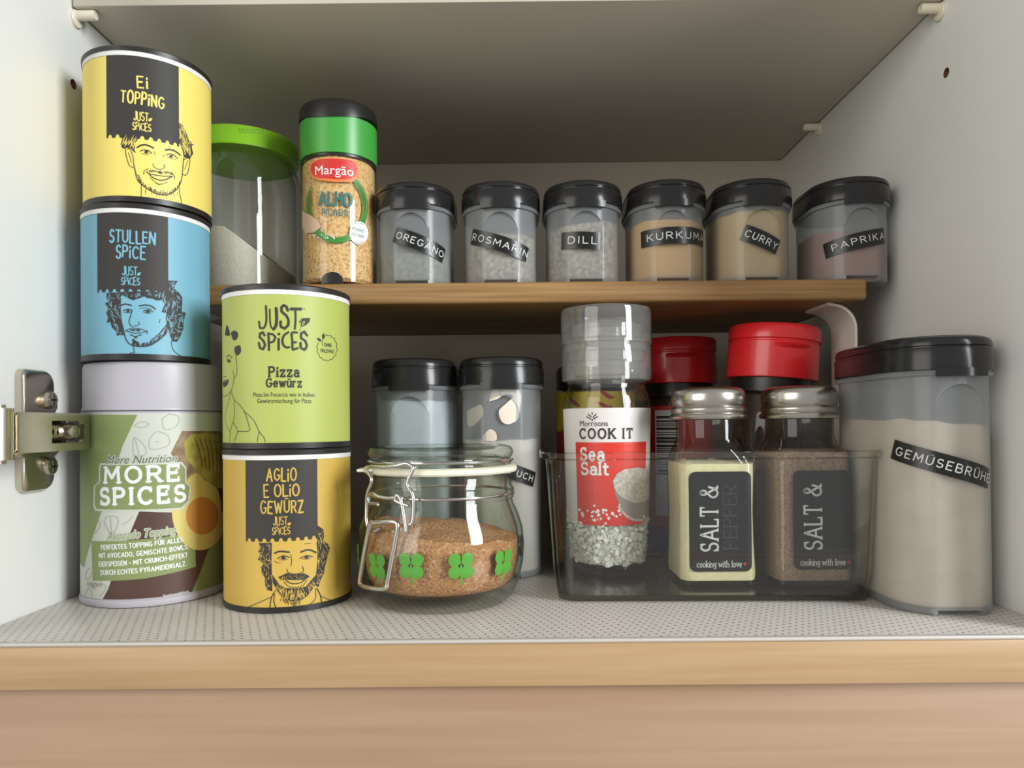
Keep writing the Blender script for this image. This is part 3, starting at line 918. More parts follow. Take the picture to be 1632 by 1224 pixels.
portrait(t, S, T, 'can_yellow', [hl, hr], {
    'locks': [lambda L: locks(L, T, hl, 26, 90, lambda x, y: 1.9, .8, 3), lambda L: locks(L, T, hr, 46, 130, lambda x, y: 1.15, .8, 4)],
    'ticks': [lambda P: ticks(P, T, [(520, 850), (600, 930), (700, 1000), (800, 1045), (900, 1060), (980, 1040), (1060, 980), (1110, 900)], 46, 40, -1.45, .7),
              lambda P: ticks(P, T, [(640, 725), (740, 710), (830, 735), (930, 730), (1000, 760)], 26, 26, 1.2, .8),
              lambda P: ticks(P, T, [(500, 760), (560, 880)], 10, 40, 0.2, .6),
              lambda P: ticks(P, T, [(600, 960), (1080, 1010)], 12, 90, 1.55, .4)]},
    [(1.3, [(470, 640), (490, 740), (520, 850), (600, 930), (700, 1000), (800, 1045), (900, 1060), (980, 1040), (1060, 980), (1110, 900), (1135, 800), (1145, 700), (1160, 540)]),
     (1.0, [(350, 420), (355, 480), (380, 580), (410, 650), (460, 680)]), (.9, [(370, 425), (400, 400), (430, 450), (455, 520), (465, 640)]),
     (.7, [(390, 470), (420, 540), (430, 600)]), (1.0, [(1160, 570), (1200, 540), (1245, 550), (1240, 640), (1210, 760), (1180, 785), (1150, 770)]), (.7, [(1215, 570), (1195, 640), (1170, 700)]),
     (2.4, [(515, 395), (560, 365), (620, 355), (680, 372), (740, 402)]), (2.3, [(905, 428), (960, 422), (1020, 435), (1070, 465), (1108, 500)]),
     (1.3, [(555, 445), (610, 425), (670, 435), (718, 478)]), (.7, [(575, 480), (640, 492), (690, 480)]), (1.2, [(918, 500), (970, 480), (1020, 495), (1070, 545)]), (.7, [(935, 525), (985, 548), (1045, 560)]),
     (.6, [(750, 450), (765, 500)]), (.6, [(885, 490), (880, 525)]),
     (.9, [(735, 620), (740, 660), (780, 690), (820, 700), (860, 695), (900, 665), (885, 630)]),
     (1.0, [(605, 770), (610, 720), (670, 690)]), (1.0, [(985, 740), (1035, 800), (1025, 835)]),
     (1.2, [(640, 742), (700, 765), (800, 785), (900, 795), (1000, 795)]), (1.6, [(680, 762), (740, 820), (830, 850), (910, 842), (1000, 797)]),
     (.8, [(690, 810), (770, 885), (830, 910), (930, 880)]), (1.0, [(770, 890), (820, 912), (870, 900)]),
     (.9, [(570, 910), (572, 1000), (568, 1095)]), (.9, [(1100, 950), (1105, 1040), (1135, 1175)])],
    [(640, 456, 3.2), (985, 516, 2.9), (830, 735, 2.2)])

# --- middle can: blue
t, S, zh = just_can(ST1[0], ST1[1], Z1, 'spice_can', 'can_blue', 'light blue cardboard can reading Stullen Spice with a curly haired man, middle of its stack')
banner(t, S, zh, 155.5, 268, 466)
P = Print(S, 0.00018)
P.strokes(stroke_text('STULLEN', 'hand', .34, random.Random(14)), (210, 377.5), 73, 19, .14, -1)
P.strokes(stroke_text('SPiCE', 'hand', .34, random.Random(8)), (208, 401.5), 46, 19, .14, -1)
logo(P, (208, 440), 29)
P.build('lettering', 'can_blue', t)
T2 = tf(150, 430, 8.744)
hl2 = [(180, 320), (380, 320), (360, 420), (365, 560), (375, 700), (400, 850), (415, 915), (370, 905), (320, 920), (310, 860), (250, 800), (230, 720), (180, 745), (200, 660), (170, 590), (205, 540), (158, 470), (205, 440), (175, 380)]
ht2 = [(360, 310), (1030, 310), (1030, 400), (990, 480), (940, 420), (880, 430), (800, 400), (740, 395), (700, 370), (620, 400), (540, 425), (440, 380), (400, 345), (370, 380)]
hr2 = [(1030, 150), (1165, 155), (1130, 210), (1110, 260), (1165, 300), (1225, 380), (1225, 500), (1215, 580), (1275, 600), (1250, 700), (1240, 820), (1200, 930), (1150, 1005), (1090, 1000), (1060, 920), (1020, 780), (1000, 680), (1010, 600), (940, 590), (985, 480), (1020, 380), (1025, 300)]
portrait(t, S, T2, 'can_blue', [hl2, ht2, hr2], {
    'locks': [lambda L: locks(L, T2, hl2, 44, 70, lambda x, y: 1.2 + .8 * math.sin(y / 60), .8, 3, 1.2), lambda L: locks(L, T2, ht2, 30, 60, lambda x, y: 1.7, .8, 5, 1.0), lambda L: locks(L, T2, hr2, 70, 80, lambda x, y: 1.6 + .9 * math.sin(y / 70), .9, 4, 1.2)],
    'ticks': [lambda P: ticks(P, T2, [(520, 1050), (640, 1070), (760, 1060), (860, 1010), (960, 930), (1010, 860)], 50, 50, -1.5, .8),
              lambda P: ticks(P, T2, [(770, 1020), (880, 930), (1000, 800)], 26, 40, -1.3, .6),
              lambda P: ticks(P, T2, [(540, 960), (580, 990), (620, 1010)], 16, 50, 1.5, .8), lambda P: ticks(P, T2, [(500, 830), (640, 830)], 16, 24, 1.5, .8)]},
    [(1.5, [(370, 400), (365, 500), (370, 640), (390, 760), (420, 870), (450, 980), (520, 1050), (640, 1070), (760, 1060), (860, 1010), (960, 930), (1010, 870), (1015, 740)]),
     (2.0, [(370, 497), (430, 476), (520, 497)]), (2.0, [(630, 503), (700, 492), (790, 502), (852, 548)]),
     (1.4, [(408, 570), (470, 548), (535, 562)]), (.8, [(420, 590), (475, 600), (510, 590)]), (1.4, [(690, 572), (750, 556), (822, 585)]), (.8, [(690, 590), (750, 608), (800, 600)]), (.8, [(640, 540), (720, 530), (800, 548)]),
     (1.2, [(527, 560), (512, 640), (485, 720), (510, 780), (545, 795)]), (1.0, [(560, 780), (600, 775), (632, 760), (620, 725)]),
     (1.2, [(440, 848), (500, 870), (580, 885), (680, 870), (742, 860)]), (1.0, [(440, 845), (520, 815), (600, 815), (680, 835), (742, 858)]), (1.4, [(510, 905), (580, 930), (660, 900)]), (.8, [(740, 860), (738, 895)]),
     (1.0, [(545, 1060), (560, 1130), (562, 1195)]), (1.0, [(1075, 990), (1090, 1090), (1130, 1150), (1200, 1195)]), (1.0, [(455, 1195), (500, 1165), (545, 1150)]), (.8, [(920, 690), (910, 740)])],
    [(475, 574, 2.6), (750, 582, 3.0), (580, 940, 2.4)])

# --- second stack: amber can below, lime can above
ST2 = (-0.1180, 0.0765)
t, S, zh = just_can(ST2[0], ST2[1], 0.0, 'spice_can', 'can_amber', 'amber yellow cardboard can reading Aglio e Olio Gewürz, standing under the lime can', h=0.0785, r=0.0316)
banner(t, S, zh, 392, 506, 863)
P = Print(S, 0.00018)
P.strokes(stroke_text('AGLiO', 'hand', .34, random.Random(3)), (448.5, 756.5), 47, 19, .13)
P.strokes(stroke_text('E OLiO', 'hand', .3, random.Random(6)), (448.5, 782), 56, 19, .13)
P.strokes(stroke_text('GEWÜRZ', 'hand', .34, random.Random(12)), (449, 808), 68, 19, .13)
logo(P, (448, 838), 28)
P.build('lettering', 'can_amber', t)
T3 = tf(380, 830, 8.161)
hl3 = [(265, 290), (430, 280), (420, 420), (430, 560), (420, 680), (440, 800), (440, 915), (380, 900), (350, 830), (350, 740), (310, 690), (300, 600), (330, 560), (255, 500), (290, 440), (260, 390), (290, 340)]
hr3 = [(1030, 60), (1100, 110), (1112, 200), (1100, 260), (1160, 300), (1188, 360), (1160, 440), (1150, 500), (1120, 600), (1112, 680), (1070, 760), (1040, 865), (1000, 840), (1010, 700), (1030, 560), (1045, 400), (1020, 280), (1028, 240)]
mo3 = [(520, 730), (630, 680), (740, 695), (850, 680), (925, 720), (900, 745), (860, 765), (740, 770), (620, 765), (550, 770)]
be3 = [(440, 700), (490, 770), (530, 830), (600, 870), (740, 880), (880, 855), (930, 790), (1012, 700), (1000, 820), (960, 890), (900, 970), (820, 1030), (720, 1050), (620, 1030), (550, 970), (500, 900), (450, 800)]
portrait(t, S, T3, 'can_amber', [hl3, hr3, mo3, be3], {
    'locks': [lambda L: locks(L, T3, hl3, 34, 70, lambda x, y: 1.4 + .8 * math.sin(y / 50), .8, 3, 1.2), lambda L: locks(L, T3, hr3, 40, 70, lambda x, y: 1.5 + .9 * math.sin(y / 60), .8, 4, 1.2),
              lambda L: locks(L, T3, be3, 110, 55, lambda x, y: 1.57 + (720 - x) / 500, .9, 6, .4), lambda L: locks(L, T3, mo3, 18, 34, lambda x, y: 1.57, .6, 8, .4)],
    'ticks': [lambda P: ticks(P, T3, [(550, 990), (640, 1040), (720, 1055), (800, 1035)], 18, 50, 1.57, .6)]},
    [(1.2, [(430, 300), (425, 500), (430, 700)]), (1.2, [(1020, 290), (1032, 400), (1028, 560), (1010, 720)]),
     (2.6, [(475, 420), (540, 396), (660, 408)]), (2.6, [(812, 405), (870, 382), (930, 378), (1006, 412)]),
     (1.4, [(510, 490), (580, 452), (662, 475)]), (.8, [(530, 505), (590, 512), (640, 495)]), (1.4, [(800, 490), (880, 452), (962, 466)]), (.8, [(830, 495), (890, 498), (940, 485)]), (.7, [(470, 520), (500, 545), (550, 545)]),
     (1.0, [(630, 625), (640, 668), (690, 690), (740, 692), (790, 684), (850, 655), (838, 605)]), (.9, [(680, 440), (692, 520), (682, 590)]), (.8, [(830, 590), (845, 640)]),
     (1.5, [(618, 775), (660, 805), (740, 818), (820, 800), (862, 768)]), (.9, [(590, 790), (650, 850), (740, 868), (840, 840), (890, 770)]), (.7, [(860, 300), (940, 295)]),
     (1.0, [(100, 1135), (250, 1070), (430, 990)]), (1.3, [(480, 910), (430, 1000), (408, 1150)]), (1.3, [(470, 950), (462, 1050), (492, 1140)]), (1.1, [(1000, 880), (1000, 1010), (900, 1108)]), (1.8, [(1020, 880), (1065, 970), (1080, 1080)]), (1.0, [(1070, 980), (1210, 1040)])],
    [(585, 482, 3.4), (885, 470, 3.4)])
t, S, zh = just_can(ST2[0], ST2[1], 0.0785, 'spice_can', 'can_lime', 'lime green cardboard can reading Just Spices Pizza Gewürz, on top of the amber can', h=0.0795, r=0.0316)
P = Print(S, 0.00012)
T7 = tf(400, 470, 9.41)
for w, ln in [(3.2, [(225, 165), (232, 300), (228, 420), (190, 500), (140, 500), (122, 400)]), (2.4, [(283, 215), (285, 350), (300, 480), (335, 520)]), (4.6, [(378, 200), (385, 320), (378, 450), (340, 515)]),
              (4.0, [(552, 235), (530, 175), (490, 155), (455, 190), (460, 250), (530, 310), (560, 370), (555, 460), (505, 505), (450, 480), (445, 400)]), (4.8, [(600, 212), (750, 212)]), (3.2, [(665, 215), (668, 380), (658, 510)]),
              (3.6, [(205, 610), (180, 560), (140, 575), (130, 630), (190, 690), (212, 750), (185, 815), (140, 800), (120, 720)]), (3.4, [(262, 575), (268, 700), (272, 825)]), (3.2, [(262, 585), (330, 590), (368, 635), (340, 700), (285, 715)]),
              (3.6, [(415, 660), (415, 820)]), (4.2, [(418, 585), (420, 590)]), (3.4, [(560, 560), (500, 600), (470, 680), (490, 760), (530, 790), (575, 785)]), (3.4, [(690, 565), (612, 570), (620, 690), (628, 822), (700, 800)]), (3.2, [(625, 715), (675, 710)]),
              (3.8, [(840, 610), (800, 550), (750, 580), (752, 650), (815, 690), (838, 760), (800, 825), (745, 790), (742, 720)])]:
    P.line_px(T7(ln), w)
P.poly_px(T7([(720, 400), (760, 350), (885, 345), (880, 400), (830, 450), (765, 480), (745, 440)]))
P.line_px(T7([(765, 440), (740, 500), (725, 540)]), .6)
P.dot_px(T7([(797, 212)])[0], 1.1, 8)
ring = [(1140 + (148 + 7 * math.sin(14 * a)) * math.cos(a), 795 + (190 + 8 * math.sin(14 * a)) * math.sin(a)) for a in [math.radians(-100 + 5 * i) for i in range(62)]]
P.line_px(T7(ring), .9)
P.poly_px(T7([(1070, 660), (1062, 610), (1090, 570), (1110, 620), (1100, 655)])); P.poly_px(T7([(1052, 705), (1010, 690), (980, 645), (1030, 650), (1055, 680)]))
P.line_px(T7([(1085, 650), (1068, 700), (1072, 765)]), .8)
P.font('OHNE', T7([(1152, 750)])[0], 12, 6.0, 0, .02); P.font('FIRLEFANZ', T7([(1150, 840)])[0], 21.5, 6.0, 0, .01)
P.strokes(stroke_text('Pizza', 'slab', .34), (452.5, 592.5), 47, 15, .20)
P.strokes(stroke_text('Gewürz', 'slab', .34), (452.5, 610), 56, 13, .20)
P.font('Pizza bis Focaccia wie in Italien:', (453, 628.5), 103, 7.2); P.font('Gewürzmischung für Pizza', (453, 638.5), 89, 7.2)
P.build('lettering', 'print_black', t)
P = Print(S, 0.00020)
P.line_px(T7([(770, 460), (775, 410), (800, 395), (800, 420), (780, 450)]), 1.0)
P.line_px(T7([(745, 470), (740, 400), (760, 360)]), .6)
P.build('logo_leaf_vein', 'can_lime', t)
P = Print(S, 0.00014)
T4 = tf(350, 500, 5.56)
for w, ln in [(.8, [(150, 410), (155, 480), (150, 540), (125, 570)]), (.8, [(130, 570), (115, 650), (95, 690), (60, 730), (32, 725)]), (1.2, [(60, 385), (85, 368), (112, 392)]), (.9, [(62, 412), (85, 400), (102, 425)]),
              (1.0, [(30, 600), (55, 590), (82, 585)]), (.7, [(35, 555), (50, 560), (65, 550)]), (.9, [(105, 690), (130, 760), (190, 820), (230, 890), (270, 1030), (250, 1042), (165, 1042)]), (.8, [(130, 770), (132, 900), (120, 960), (95, 1050), (90, 1135)]),
              (.8, [(120, 960), (160, 1040), (130, 1130)]), (.7, [(100, 700), (70, 820), (50, 940), (95, 1050)]), (.9, [(225, 870), (300, 940), (350, 1040), (395, 1100), (405, 1135)]), (.8, [(350, 1040), (335, 1135)]), (.7, [(118, 500), (130, 560)]), (1.0, [(145, 375), (148, 415)])]:
    P.line_px(T4(ln), w)
for c in ([(100, 170), (130, 148), (162, 170), (160, 212), (130, 240), (110, 205)], [(135, 295), (180, 280), (188, 340), (152, 372), (135, 335)], [(48, 190), (66, 100), (92, 190)], [(28, 612), (80, 592), (62, 640), (40, 652)]): P.blob_px(T4(c))
P.dot_px(T4([(82, 422)])[0], 2.2, 10)
P.build('portrait', 'print_black', t)

# --- bottom tin of the first stack
TX, TY, TR = -0.1952, 0.0920, 0.0355
t = thing('spice_tin', (TX, TY, 0), 'round tin with pale lilac lid and green avocado topping label, bottom of its stack', 'spice tin')
c = (TX, TY, 0)
mesh_obj('body', *lathe([(TR - 0.001, 0.002), (TR - 0.0004, 0.003), (TR - 0.0004, 0.0975)], c, 144), 'tin_lilac', t)
mesh_obj('base_rim', *lathe([(TR - 0.002, 0), (TR - 0.0002, 0.0004), (TR + 0.0004, 0.0016), (TR + 0.0002, 0.0034), (TR - 0.0008, 0.0042)], c, 144), 'tin_lilac', t)
mesh_obj('lid', *lathe([(TR - 0.0014, 0.0978), (TR - 0.0009, 0.0982), (TR - 0.0009, 0.0992), (TR - 0.0014, 0.0998), (TR - 0.0015, 0.1205), (TR - 0.0022, 0.1222), (TR - 0.004, 0.1229)], c, 144), 'tin_lilac', t)
S = Surf(circle((TX, TY), TR - 0.0003, 360), (TX, TY))
zb_, zt_ = 0.0046, 0.0965
ua, ub = S.hit(128, 800)[0] - 0.004, S.hit(358, 800)[0] + 0.006
P = Print(S, 0.00004); P.rect(ua, ub, zb_, zt_); P.build('label', 'label_cream', t)
def un(u): return u
H = lambda x, y: (lambda q: (un(q[0]), min(max(q[1], zb_), zt_)))(S.hit(x, y))
def upoly(P, pts): P.poly([H(*p) for p in pts])
P = Print(S, 0.00008)
P.poly([(ua, zt_), H(219, 661), H(195, 712), H(172, 790), H(150, 850), H(134, 905), (ua, zb_ + 0.016)])
upoly(P, [(358, 800), (345, 830), (306, 975), (330, 985), (358, 985)])
P.build('label_green_area', 'label_green', t)
P = Print(S, 0.00008)
upoly(P, [(222, 815), (355, 815), (345, 838), (306, 990), (164, 990), (172, 940)])
upoly(P, [(296, 764), (356, 735), (356, 815), (300, 812)])
P.build('label_brown_area', 'label_brown', t)
P = Print(S, 0.00012)
upoly(P, [(290, 687), (350, 687), (354, 690), (354, 778), (330, 768), (296, 762), (272, 722)])
P.build('bread_print', 'food_bread', t)
P = Print(S, 0.00016)
upoly(P, [(293, 705), (305, 692), (330, 690), (352, 695), (354, 778), (345, 778), (325, 765), (308, 745), (295, 728)])
P.build('avocado_slices_print', 'food_avocado', t)
P = Print(S, 0.00020)
for k in range(6): P.line_px([(310 + k * 8, 698 + k), (318 + k * 6.6, 720), (322 + k * 5.8, 745 + k * 2)], 1.6)
P.build('spice_print', 'food_spice', t)
P = Print(S, 0.00014)
P.poly([H(318 + 48 * math.cos(a) * (0.92 if math.sin(a) > 0 else .72), 815 + 62 * math.sin(a)) for a in [2 * PI * i / 28 for i in range(28)]], 0.003)
P.build('avocado_print', 'food_halo', t)
P = Print(S, 0.00018)
P.poly([H(322 + 26 * math.cos(a), 822 + 30 * math.sin(a)) for a in [2 * PI * i / 24 for i in range(24)]], 0.003)
P.build('avocado_stone_print', 'food_stone', t)
#                                              # faint food outlines on the cream area
for ln in [[(212, 716), (214, 697), (230, 710), (232, 724), (215, 728), (212, 716)], [(216, 700), (222, 726)], [(238, 700), (250, 688), (268, 695), (268, 710), (240, 716), (238, 700)], [(248, 704), (252, 704)],
           [(258, 668), (270, 660), (285, 665), (280, 680), (262, 684), (258, 668)], [(214, 678), (225, 682), (238, 676), (226, 672), (214, 678)], [(166, 832), (170, 824), (186, 824), (188, 836), (178, 852), (166, 832)], [(176, 824), (178, 850)],
           [(196, 836), (205, 830), (212, 822)], [(152, 850), (160, 838), (158, 830)], [(140, 925), (146, 915), (148, 905), (140, 908), (136, 920), (140, 925)], [(150, 940), (156, 930), (170, 935), (160, 950)], [(136, 948), (142, 936), (148, 950)]]:
    P = Print(S, 0.00012)
    P.line([H(*p) for p in ln], 0.0004)
    P.build('food_drawing', 'label_line', t)
P = Print(S, 0.00022)                                                # badge behind the name
bg = [(160, 738), (290, 736), (297, 745), (297, 768), (304, 776), (302, 800), (290, 812), (152, 814), (149, 806), (150, 775), (158, 768), (158, 745)]
upoly(P, bg); P.build('badge_edge', 'label_cream', t)
P = Print(S, 0.00026)
cxb, cyb = 227, 776
upoly(P, [(cxb + (x - cxb) * .965, cyb + (y - cyb) * .92) for x, y in bg]); P.build('badge', 'label_green', t)
P = Print(S, 0.00030)
P.strokes(stroke_text('MORE', 'slab', .42), (224, 756), 122, 24, .21, .5)
P.strokes(stroke_text('SPICES', 'slab', .42), (224.5, 790), 142, 25, .22, .5)
P.build('title_lettering', 'print_white', t)
P = Print(S, 0.00012)
upoly(P, [(146, 862), (222, 860), (310, 848), (312, 903), (230, 922), (148, 925), (147, 890)])
P.build('text_panel', 'label_green', t)
P = Print(S, 0.00018)
for s, cxx, cyy, w in [('PERFEKTES TOPPING FÜR ALLES', 223, 868.5, 138), ('MIT AVOCADO, GEMISCHTE BOWLS,', 225.5, 881.5, 153), ('EIERSPEISEN - MIT CRUNCH-EFFEKT', 225, 895, 152), ('DURCH ECHTES PYRAMIDENSALZ.', 226, 908.5, 146)]:
    P.strokes(stroke_text(s, 'plain', .34), (cxx, cyy), w, 7.0, .2, 3.0)
P.font('Servierempfehlung', (281, 946), 41, 4.5, 2)
P.build('text_lettering', 'print_white', t)
for s, cc, w, h_, an, nm, mt in [('More Nutrition', (224, 731.5), 117, 13, .5, 'script_lettering', 'label_darkgreen'), ('Avocado Topping', (224, 850), 115, 14, 3.5, 'topping_lettering', 'label_green'), ('vegan', (150, 930), 22, 8, 2, 'vegan_lettering', 'label_darkgreen')]:
    P = Print(S, 0.00028); P.font_outline(s, cc, w, h_, an, .35, 1.3); P.build('script_outline', 'label_cream', t)
    P = Print(S, 0.00034); P.font(s, cc, w, h_, an, 0.0, .35); P.build(nm, mt, t)

# ================================================================== frosted spice containers with black lids
def tupper_meshes(r, L, H, lr, lh, pw, za):
    """local-space meshes: frosted body with a recessed arched front panel, lid, lid tab. front semicircle centred on the origin"""
    yr = math.sqrt(r * r - pw * pw)
    def ring(z, rr, w, rec):
        w = max(w, 0.00008)
        a = math.asin(min(w / rr, .99))
        pts = [(rr * math.sin(a + (PI / 2 - a) * i / 16), -rr * math.cos(a + (PI / 2 - a) * i / 16), z) for i in range(17)]
        pts += [(rr * math.cos(PI * i / 32), L + rr * math.sin(PI * i / 32), z) for i in range(33)]
        pts += [(-p[0], p[1], z) for p in reversed(pts[:17])]
        pts += [(-w + 2 * w * i / 6, -rec, z) for i in range(7)]
        return pts
    rows = [ring(0, r - .0012, pw, yr - .005), ring(.0012, r - .0001, pw, yr - .005), ring(.0026, r, pw, yr - .005), ring(.0028, r, pw, yr)]
    rows += [ring(.0028 + (za - pw - .0028) * i / 4, r, pw, yr) for i in range(1, 5)]
    for i in range(1, 9):
        a = PI / 2 * i / 8
        rows.append(ring(za - pw + pw * math.sin(a), r, pw * math.cos(a), yr))
    rows += [ring(H - .0052, r, .0001, r), ring(H - .0050, r + .0014, .0001, r + .0014), ring(H - .0038, r + .0019, .0001, r + .0019), ring(H - .0030, r + .0012, .0001, r + .0012), ring(H, r + .0010, .0001, r + .0010)]
    body = loft(rows, True, False)
    k = lh / 0.0162
    prof = [(-.0030, 0.0), (-.0003, 0.0), (0, .0004), (0, .0100), (-.0002, .0104), (-.0009, .0106), (-.0009, .0112), (-.0004, .0116), (-.0005, .0134), (-.0014, .0152), (-.0034, .0162), (-.0060, .0160), (-.0072, .0150)]
    lid = loft([at_z(stadium((0, 0), lr, L, 36, g), H - .0026 + z * k) for g, z in prof])
    aw = .0118 / lr
    tr = []
    for i in range(13):
        a = -aw + 2 * aw * i / 12
        s_, c_ = math.sin(a), math.cos(a)
        zz0, zz1, r0, r1 = H - .0056, H - .0018, lr - .0012, lr + .0010
        tr.append([(r0 * s_, -r0 * c_, zz0), (r1 * s_, -r1 * c_, zz0), (r1 * s_, -r1 * c_, zz1), (r0 * s_, -r0 * c_, zz1)])
    tab = loft(tr)
    return body, lid, tab, yr

def contents(r, L, yr, level, tilt=0.0, bumps=0.0008, seed=1):
    rg = random.Random(seed)
    out = [(x, max(y, -yr + .0009)) for x, y in stadium((0, 0), r - .0011, L, 40)]
    def lev(x, y): return level + tilt * x + bumps * math.sin(x * 300 + seed) * math.cos(y * 260)
    rings = [at_z([(x * .97, y + .001) for x, y in out], .0036), at_z(out, .0048), [(x, y, lev(x, y)) for x, y in out]]
    for k in (.85, .6, .3):
        cyy = L / 2
        rings.append([(x * k, cyy + (y - cyy) * k, lev(x * k, y) + .0006 * rg.random() * 0) for x, y in out])
    return loft(rings)

_cache = {}
def tupper(size, loc, label, level, powder, tape=None, tilt=0.0, group=None, residue=False):
    r, L, H, lr, lh, pw, za = {'small': (.0220, .0185, .0500, .0243, .0137, .0098, .0425), 'tall': (.0236, .041, .1150, .0258, .0160, .0106, .1060)}[size]
    t = thing('spice_container', loc, label, 'spice jar', group)
    if size not in _cache:
        body, lid, tab, yr = tupper_meshes(r, L, H, lr, lh, pw, za)
        b = mesh_obj('body', *body, 'frosted', t, world=False, angle=35)
        l = mesh_obj('lid', *lid, 'black_plastic', t, world=False, angle=35)
        tb = mesh_obj('lid_tab', *tab, 'black_plastic', l, world=False, angle=35)
        _cache[size] = (b, l, tb, yr)
    else:
        b0, l0, t0, yr = _cache[size]
        b, l, tb = b0.copy(), l0.copy(), t0.copy()
        for o in (b, l, tb): COL.objects.link(o)
        b.parent = t; l.parent = t; tb.parent = l
    if level: mesh_obj('spice_filling', *contents(r, L, yr, level, tilt, seed=len(label)), powder, t, world=False, angle=60)
    out = stadium((loc[0], loc[1]), r + .0001, L, 60)
    S = Surf(out, (loc[0], loc[1] + L / 2))
    if tape:
        a, bb, hpx, text, (k0, k1) = tape
        A, B = S.hit(*a), S.hit(*bb)
        if B[0] < A[0]: B[0] += S.S[-1]
        d = B - A; Lm = np.linalg.norm(d); d /= Lm; n = np.array([-d[1], d[0]])
        hh = hpx * S.scale((a[0] + bb[0]) / 2, (a[1] + bb[1]) / 2)[1] / 2
        P = Print(S, .0004)
        P.poly([A - n * hh, B - n * hh, B + n * hh, A + n * hh], .0022)
        tp = P.build('label_tape', 'dymo', t)
        P = Print(S, .0006)
        lines, W = stroke_text(text, 'plain', .42)
        span = (k1 - k0) * Lm
        ch = hh * .78
        for ln, wk, sm in lines:
            P.line([A + d * (k0 * Lm + x / W * span) + n * (y - .5) * ch for x, y in ln], ch * .15, smooth=False)
        P.build('embossed_lettering', 'dymo_letter', tp)
    return t, S

ZS = SZ1
JY = 0.1450
G6 = 'frosted jars with black lids in a row on the riser'
tupper('small', (-.0598, JY, ZS), 'frosted jar with black lid and slanted OREGANO tape, half empty', .019, 'powder_oregano', ((629.7, 373.5), (706.6, 408.3), 25, 'OREGANO', (.05, .97)), group=G6)
tupper('small', (-.0069, JY, ZS), 'frosted jar with black lid and slanted ROSMARIN tape', .030, 'powder_herb', ((752.4, 377.4), (839.9, 407), 25, 'ROSMARIN', (.04, .99)), group=G6)
tupper('small', (.0437, JY, ZS), 'frosted jar with black lid and short level DILL tape', .036, 'powder_herb', ((895.2, 384.7), (956.2, 384.7), 27, 'DILL', (.2, .9)), .12, group=G6)
tupper('small', (.0952, JY, ZS), 'frosted jar of orange yellow powder with level KURKUMA tape', .0375, 'powder_kurkuma', ((1022.3, 383.2), (1119.5, 381.7), 27, 'KURKUMA', (.1, .95)), group=G6)
tupper('small', (.1476, JY, ZS), 'frosted jar of pale yellow powder with slanted CURRY tape', .0425, 'powder_curry', ((1184.3, 370.1), (1239, 394.9), 26, 'CURRY', (.08, .95)), group=G6)
tupper('small', (.2062, JY - .002, ZS), 'frosted jar of reddish powder with rising PAPRIKA tape at the riser end', .026, 'powder_paprika', ((1314.3, 401.4), (1408.4, 375.7), 25, 'PAPRIKA', (.13, .97)), -.25, group=G6)

tupper('tall', (-.0607, .1410, 0), 'tall pale frosted container with black lid and no tape, behind the clip-top jar', .1035, 'powder_pale')
t, S = tupper('tall', (-.0073, .1360, 0), 'tall frosted container of white powder with tape ending in UCH', .080, 'powder_flour', ((801, 746), (851, 764.5), 24, 'UCH', (.40, .90)))
P = Print(S, -.0009)                                                 # powder caked to the inside of the wall
P.blob_px([(778, 640), (786, 620), (800, 615), (822, 618), (832, 630), (830, 650), (826, 668), (812, 676), (800, 672), (795, 655), (808, 642), (818, 632), (806, 628), (792, 636)])
P.blob_px([(742, 655), (765, 645), (768, 660), (756, 676), (743, 678)]); P.blob_px([(768, 695), (780, 684), (790, 690), (790, 702), (770, 702)])
P.build('caked_powder', 'powder_flour', t)
t, S = tupper('tall', (.2030, .0515, 0), 'big frosted container of beige broth powder with GEMÜSEBRÜHE tape, beside the clear bin', .0880, 'powder_broth', ((1423.5, 715.4), (1574, 763), 33, 'GEMÜSEBRÜHE', (.05, 1.0)), -.1)

# ================================================================== green lidded jar and garlic jar on the riser
x, y, r = -.1787, .1780, .0362
t = thing('glass_jar', (x, y, ZS), 'wide glass jar with lime green screw lid, one third full of white granules', 'jar')
h = .1055
mesh_obj('glass', *lathe([(r - .004, 0), (r - .001, .0008), (r, .003), (r, .078), (r - .001, .084), (r - .004, .090), (r - .0048, .092), (r - .0048, .100)], (x, y, ZS), 96, True, False), 'glass', t)
mesh_obj('glass_lining', *lathe([(r - .006, .003), (r - .003, .005), (r - .0026, .078), (r - .0066, .091), (r - .0066, .100)], (x, y, ZS), 96, True, False), 'glass', t)
def lev(px_, py_): return .0415 - .68 * max(px_ - x, 0) - .08 * (px_ - x)
ri = r - .0030
rings = [[(x + k * math.sin(2 * PI * i / 72), y - k * math.cos(2 * PI * i / 72), ZS + z) for i in range(72)] for k, z in ((ri - .003, .0034), (ri, .0056))]
for k in (1, .8, .55, .3, .1):
    rings.append([(x + ri * k * math.sin(2 * PI * i / 72), y - ri * k * math.cos(2 * PI * i / 72), ZS + lev(x + ri * k * math.sin(2 * PI * i / 72), 0)) for i in range(72)])
mesh_obj('white_granules', *loft(rings), 'salt_fine', t, angle=60)
lr = r - .0012
lidp = [(lr - .0012, h - .0130), (lr + .0001, h - .0128), (lr + .0004, h - .0118), (lr, h - .0110), (lr, h - .0022), (lr - .0008, h - .0006), (lr - .0030, h), (lr - .0060, h - .0006), (lr - .008, h - .0012)]
ld = mesh_obj('lid', *lathe(lidp, (x, y, ZS), 96), 'green_lid', t)
S = Surf(circle((x, y), lr, 240), (x, y))
P = Print(S, .0001); 
for k in range(7): P.line_px([(380 + k * 6.0, 204.5 + k * .2), (384 + k * 6.0, 208.5 + k * .2)], 1.0)
P.line_px([(381, 211), (420, 212.5)], .7)
P.build('date_stamp', 'green_lid_ink', ld)

